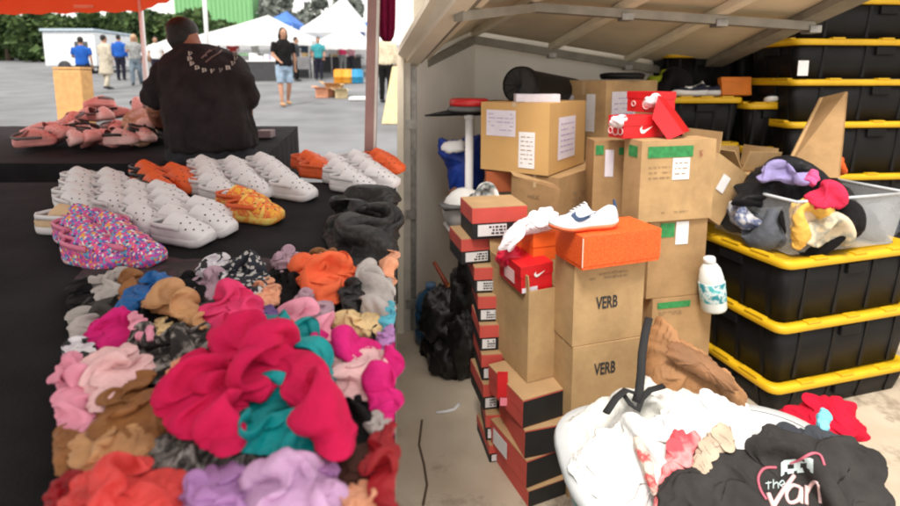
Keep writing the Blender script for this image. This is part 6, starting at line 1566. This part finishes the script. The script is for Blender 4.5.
for i, (px, Y, tp, wp) in enumerate(((10, 42, 12, 70), (52, 40, 16, 60), (88, 41, 18, 56), (118, 40, 15, 58), (146, 42, 17, 56), (172, 41, 14, 54), (196, 43, 12, 50), (222, 46, 22, 46))):
    tree(['leafy tree hidden at the frame edge of the hedge row', 'dense green tree above the white trailer', 'dense green tree right of the white trailer', 'dark green tree left of the canopy pole', 'dark green tree directly behind the canopy pole', 'green tree just left of the man\'s head', 'green tree behind the man\'s head', 'low green tree beneath the green warehouse'][i], px, Y, tp, wp, LEAF, 2600, leaf=.42, group='row of dense trees behind the market', seed=i)
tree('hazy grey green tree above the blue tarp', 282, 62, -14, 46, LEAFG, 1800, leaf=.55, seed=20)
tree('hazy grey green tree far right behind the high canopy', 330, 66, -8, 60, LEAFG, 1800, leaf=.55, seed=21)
# poles, orange canopy and hanging garment
ocn = thing('orange_canopy', 'bright orange canopy corner with a white pole at the upper left', 'canopy')
OY = 4.6
Kc = P(140, 12, OY); BL_ = P(-60, 17, OY); FRc = ext(Kc, P(176, -1, 3.9), 3.0); FLc = BL_ + (FRc-Kc)
vh = Vector((0, 0, .17))
for p, q in ((BL_, Kc), (Kc, FRc), (FRc, FLc), (FLc, BL_)):
    n_ = 16; vs = []
    for i in range(n_+1):
        t = i/n_; c = ext(p, q, t); wob = Vector((0, .012*math.sin(i*1.9), .014*(i % 2)))
        vs += [c+wob, c+vh]
    obj('valance', vs, [(2*i, 2*i+2, 2*i+3, 2*i+1) for i in range(n_)], TOR, ocn)
pk_ = (BL_+Kc+FRc+FLc)/4 + Vector((0, 0, .8))
for p, q in ((BL_, Kc), (Kc, FRc), (FRc, FLc), (FLc, BL_)): obj('roof', [p+vh*1.01, q+vh*1.01, pk_], [(0, 1, 2)], TOR, ocn)
MB().tube([Kc+Vector((.02, -.02, .1)), Vector((P(148, 100, OY).x, OY, lot_z(OY)))], .020, 10).build('leg', WHITE, ocn, True)
for i in range(9):
    x0 = 74+i*2.2; a, b = P(x0, 4.6, OY-.02), P(x0+1.4, 7.6, OY-.025)
    MB().box((a.x, a.y-.004, b.z), (b.x, a.y, a.z)).build('printed_letter', mat('orange_pale_print', (.85, .50, .35), .7), ocn)
PINKB = mat('mauve_metal', (.30, .17, .155), .45, metal=.3)
tp_ = thing('tent_pole', 'brownish pink metal tent pole at the right end of the table', 'pole', (P(363, 155, 2.86).x, 2.86, lot_z(2.86)))
top_ = P(374, -60, 2.86)-tp_.location; sq = Vector((.024, 0, 0)); sy = Vector((0, .024, 0))
MB().hexa([-sq-sy, sq-sy, sq+sy, -sq+sy, top_-sq-sy, top_+sq-sy, top_+sq+sy, top_-sq+sy]).build('pole', PINKB, tp_)
sl = Vector((.026, 0, 0)); MB().hexa([sq-sy*.8, sq+sl*.5-sy*.8, sq+sl*.5+sy*.8, sq+sy*.8, top_+sq-sy*.8, top_+sq+sl*.5-sy*.8, top_+sq+sl*.5+sy*.8, top_+sq+sy*.8]).build('inner_sleeve', mat('pale_metal', (.6, .55, .52), .4, metal=.3), tp_)
MB().box((-.06, -.06, 0), (.06, .06, .01)).build('foot', PINKB, tp_)
wp_ = thing('white_pole', 'thin white pole rising behind the man', 'pole', pc(207, 40, 15)); MB().tube([(0, 0, 0), (0, 0, 4.2)], .055, 10).build('pole', WHITE, wp_, True); MB().lathe([(.001, 0), (.2, 0), (.18, .06), (.06, .08)], 12).build('foot', WHITE, wp_, True)
# maroon garment hanging from a rail
hg = thing('hanging_dress', 'dark maroon garment hanging above the right end of the table', 'clothing', P(387, 42, 3.1))
mb = MB()
rg = []
for (py, x0, x1) in ((41, 383, 391), (36, 379.5, 394), (28, 378, 395.2), (14, 377.5, 395.6), (0, 377, 395.8), (-20, 377, 395.8)):
    a, b = P(x0, py, 3.1), P(x1, py, 3.1); c = (a+b)/2; r0 = (b.x-a.x)/2
    rg.append([c + Vector((r0*math.cos(6.283*k/24)*(1+.0), .05*math.sin(6.283*k/24)*(1+.5*math.sin(k*2.6)), 0)) for k in range(24)])
mb.loft(rg); mb.xf(Matrix.Translation(-hg.location)).build('garment', fabric('fabric_maroon', (.16, .006, .035)), hg, True)
MB().tube([P(386, -20, 3.1)-hg.location, P(386, -34, 3.1)-hg.location, P(389, -40, 3.1)-hg.location], .004, 6).build('hanger_hook', STEEL, hg, True)
# small boxes on the back table's right end
for (px, py, m_, lab, w_) in ((262, 142, mat('mauve_box', (.24, .18, .19), .7), 'small mauve box on the right end of the back table', .16), (255, 141, PAPER_L, 'small white packet on the back table beside the man', .07)):
    o = MB().box((-w_/2, -.05, 0), (w_/2, .05, .05), bev=.004).build('small_box', m_); q = Vector((P(px, py, 3.6).x, 3.6, TTOP+SLOPE*3.6+.014)); o.location = q; tag(o, lab, 'box')
cloth('sun_hat', 'pale pink and tan cap among the clogs on the back table', 'hat', [(126, 122), (134, 113), (150, 113), (157, 122), (154, 138), (140, 144), (128, 140)], pattern('hat_pink_tan', [(.76, .44, .40), (.40, .20, .10), (.74, .50, .46)], 9, 'noise'), H=.10, o=P(142, 130, 3.35), n=Vector((0, -.7, .7)).normalized(), base=0, seed=120, MM=60, RR=14, wl=.1)
# the stall's own canopy over the clothes table, carried by the pole in view
own = thing('stall_canopy', 'fabric canopy over the clothes table held by the pink metal pole', 'canopy')
zc = top_.z + tp_.location.z
q4 = [Vector((-4.2, -1.6, zc)), Vector((-.10, -1.6, zc)), Vector((tp_.location.x+top_.x+.05, 2.95, zc)), Vector((-4.2, 2.95, zc))]
pk4 = sum(q4, Vector())/4+Vector((0, 0, .6))
for i in range(4): obj('roof', [q4[i], q4[(i+1) % 4], pk4], [(0, 1, 2)], thinfab('stall_canvas', (.40, .38, .36)) if i == 0 else bpy.data.materials['stall_canvas'], own)
for q in (q4[0], q4[3]): MB().tube([q, Vector((q.x, q.y, lot_z(q.y)))], .02, 8).build('leg', PINKB, own, True)
settle()
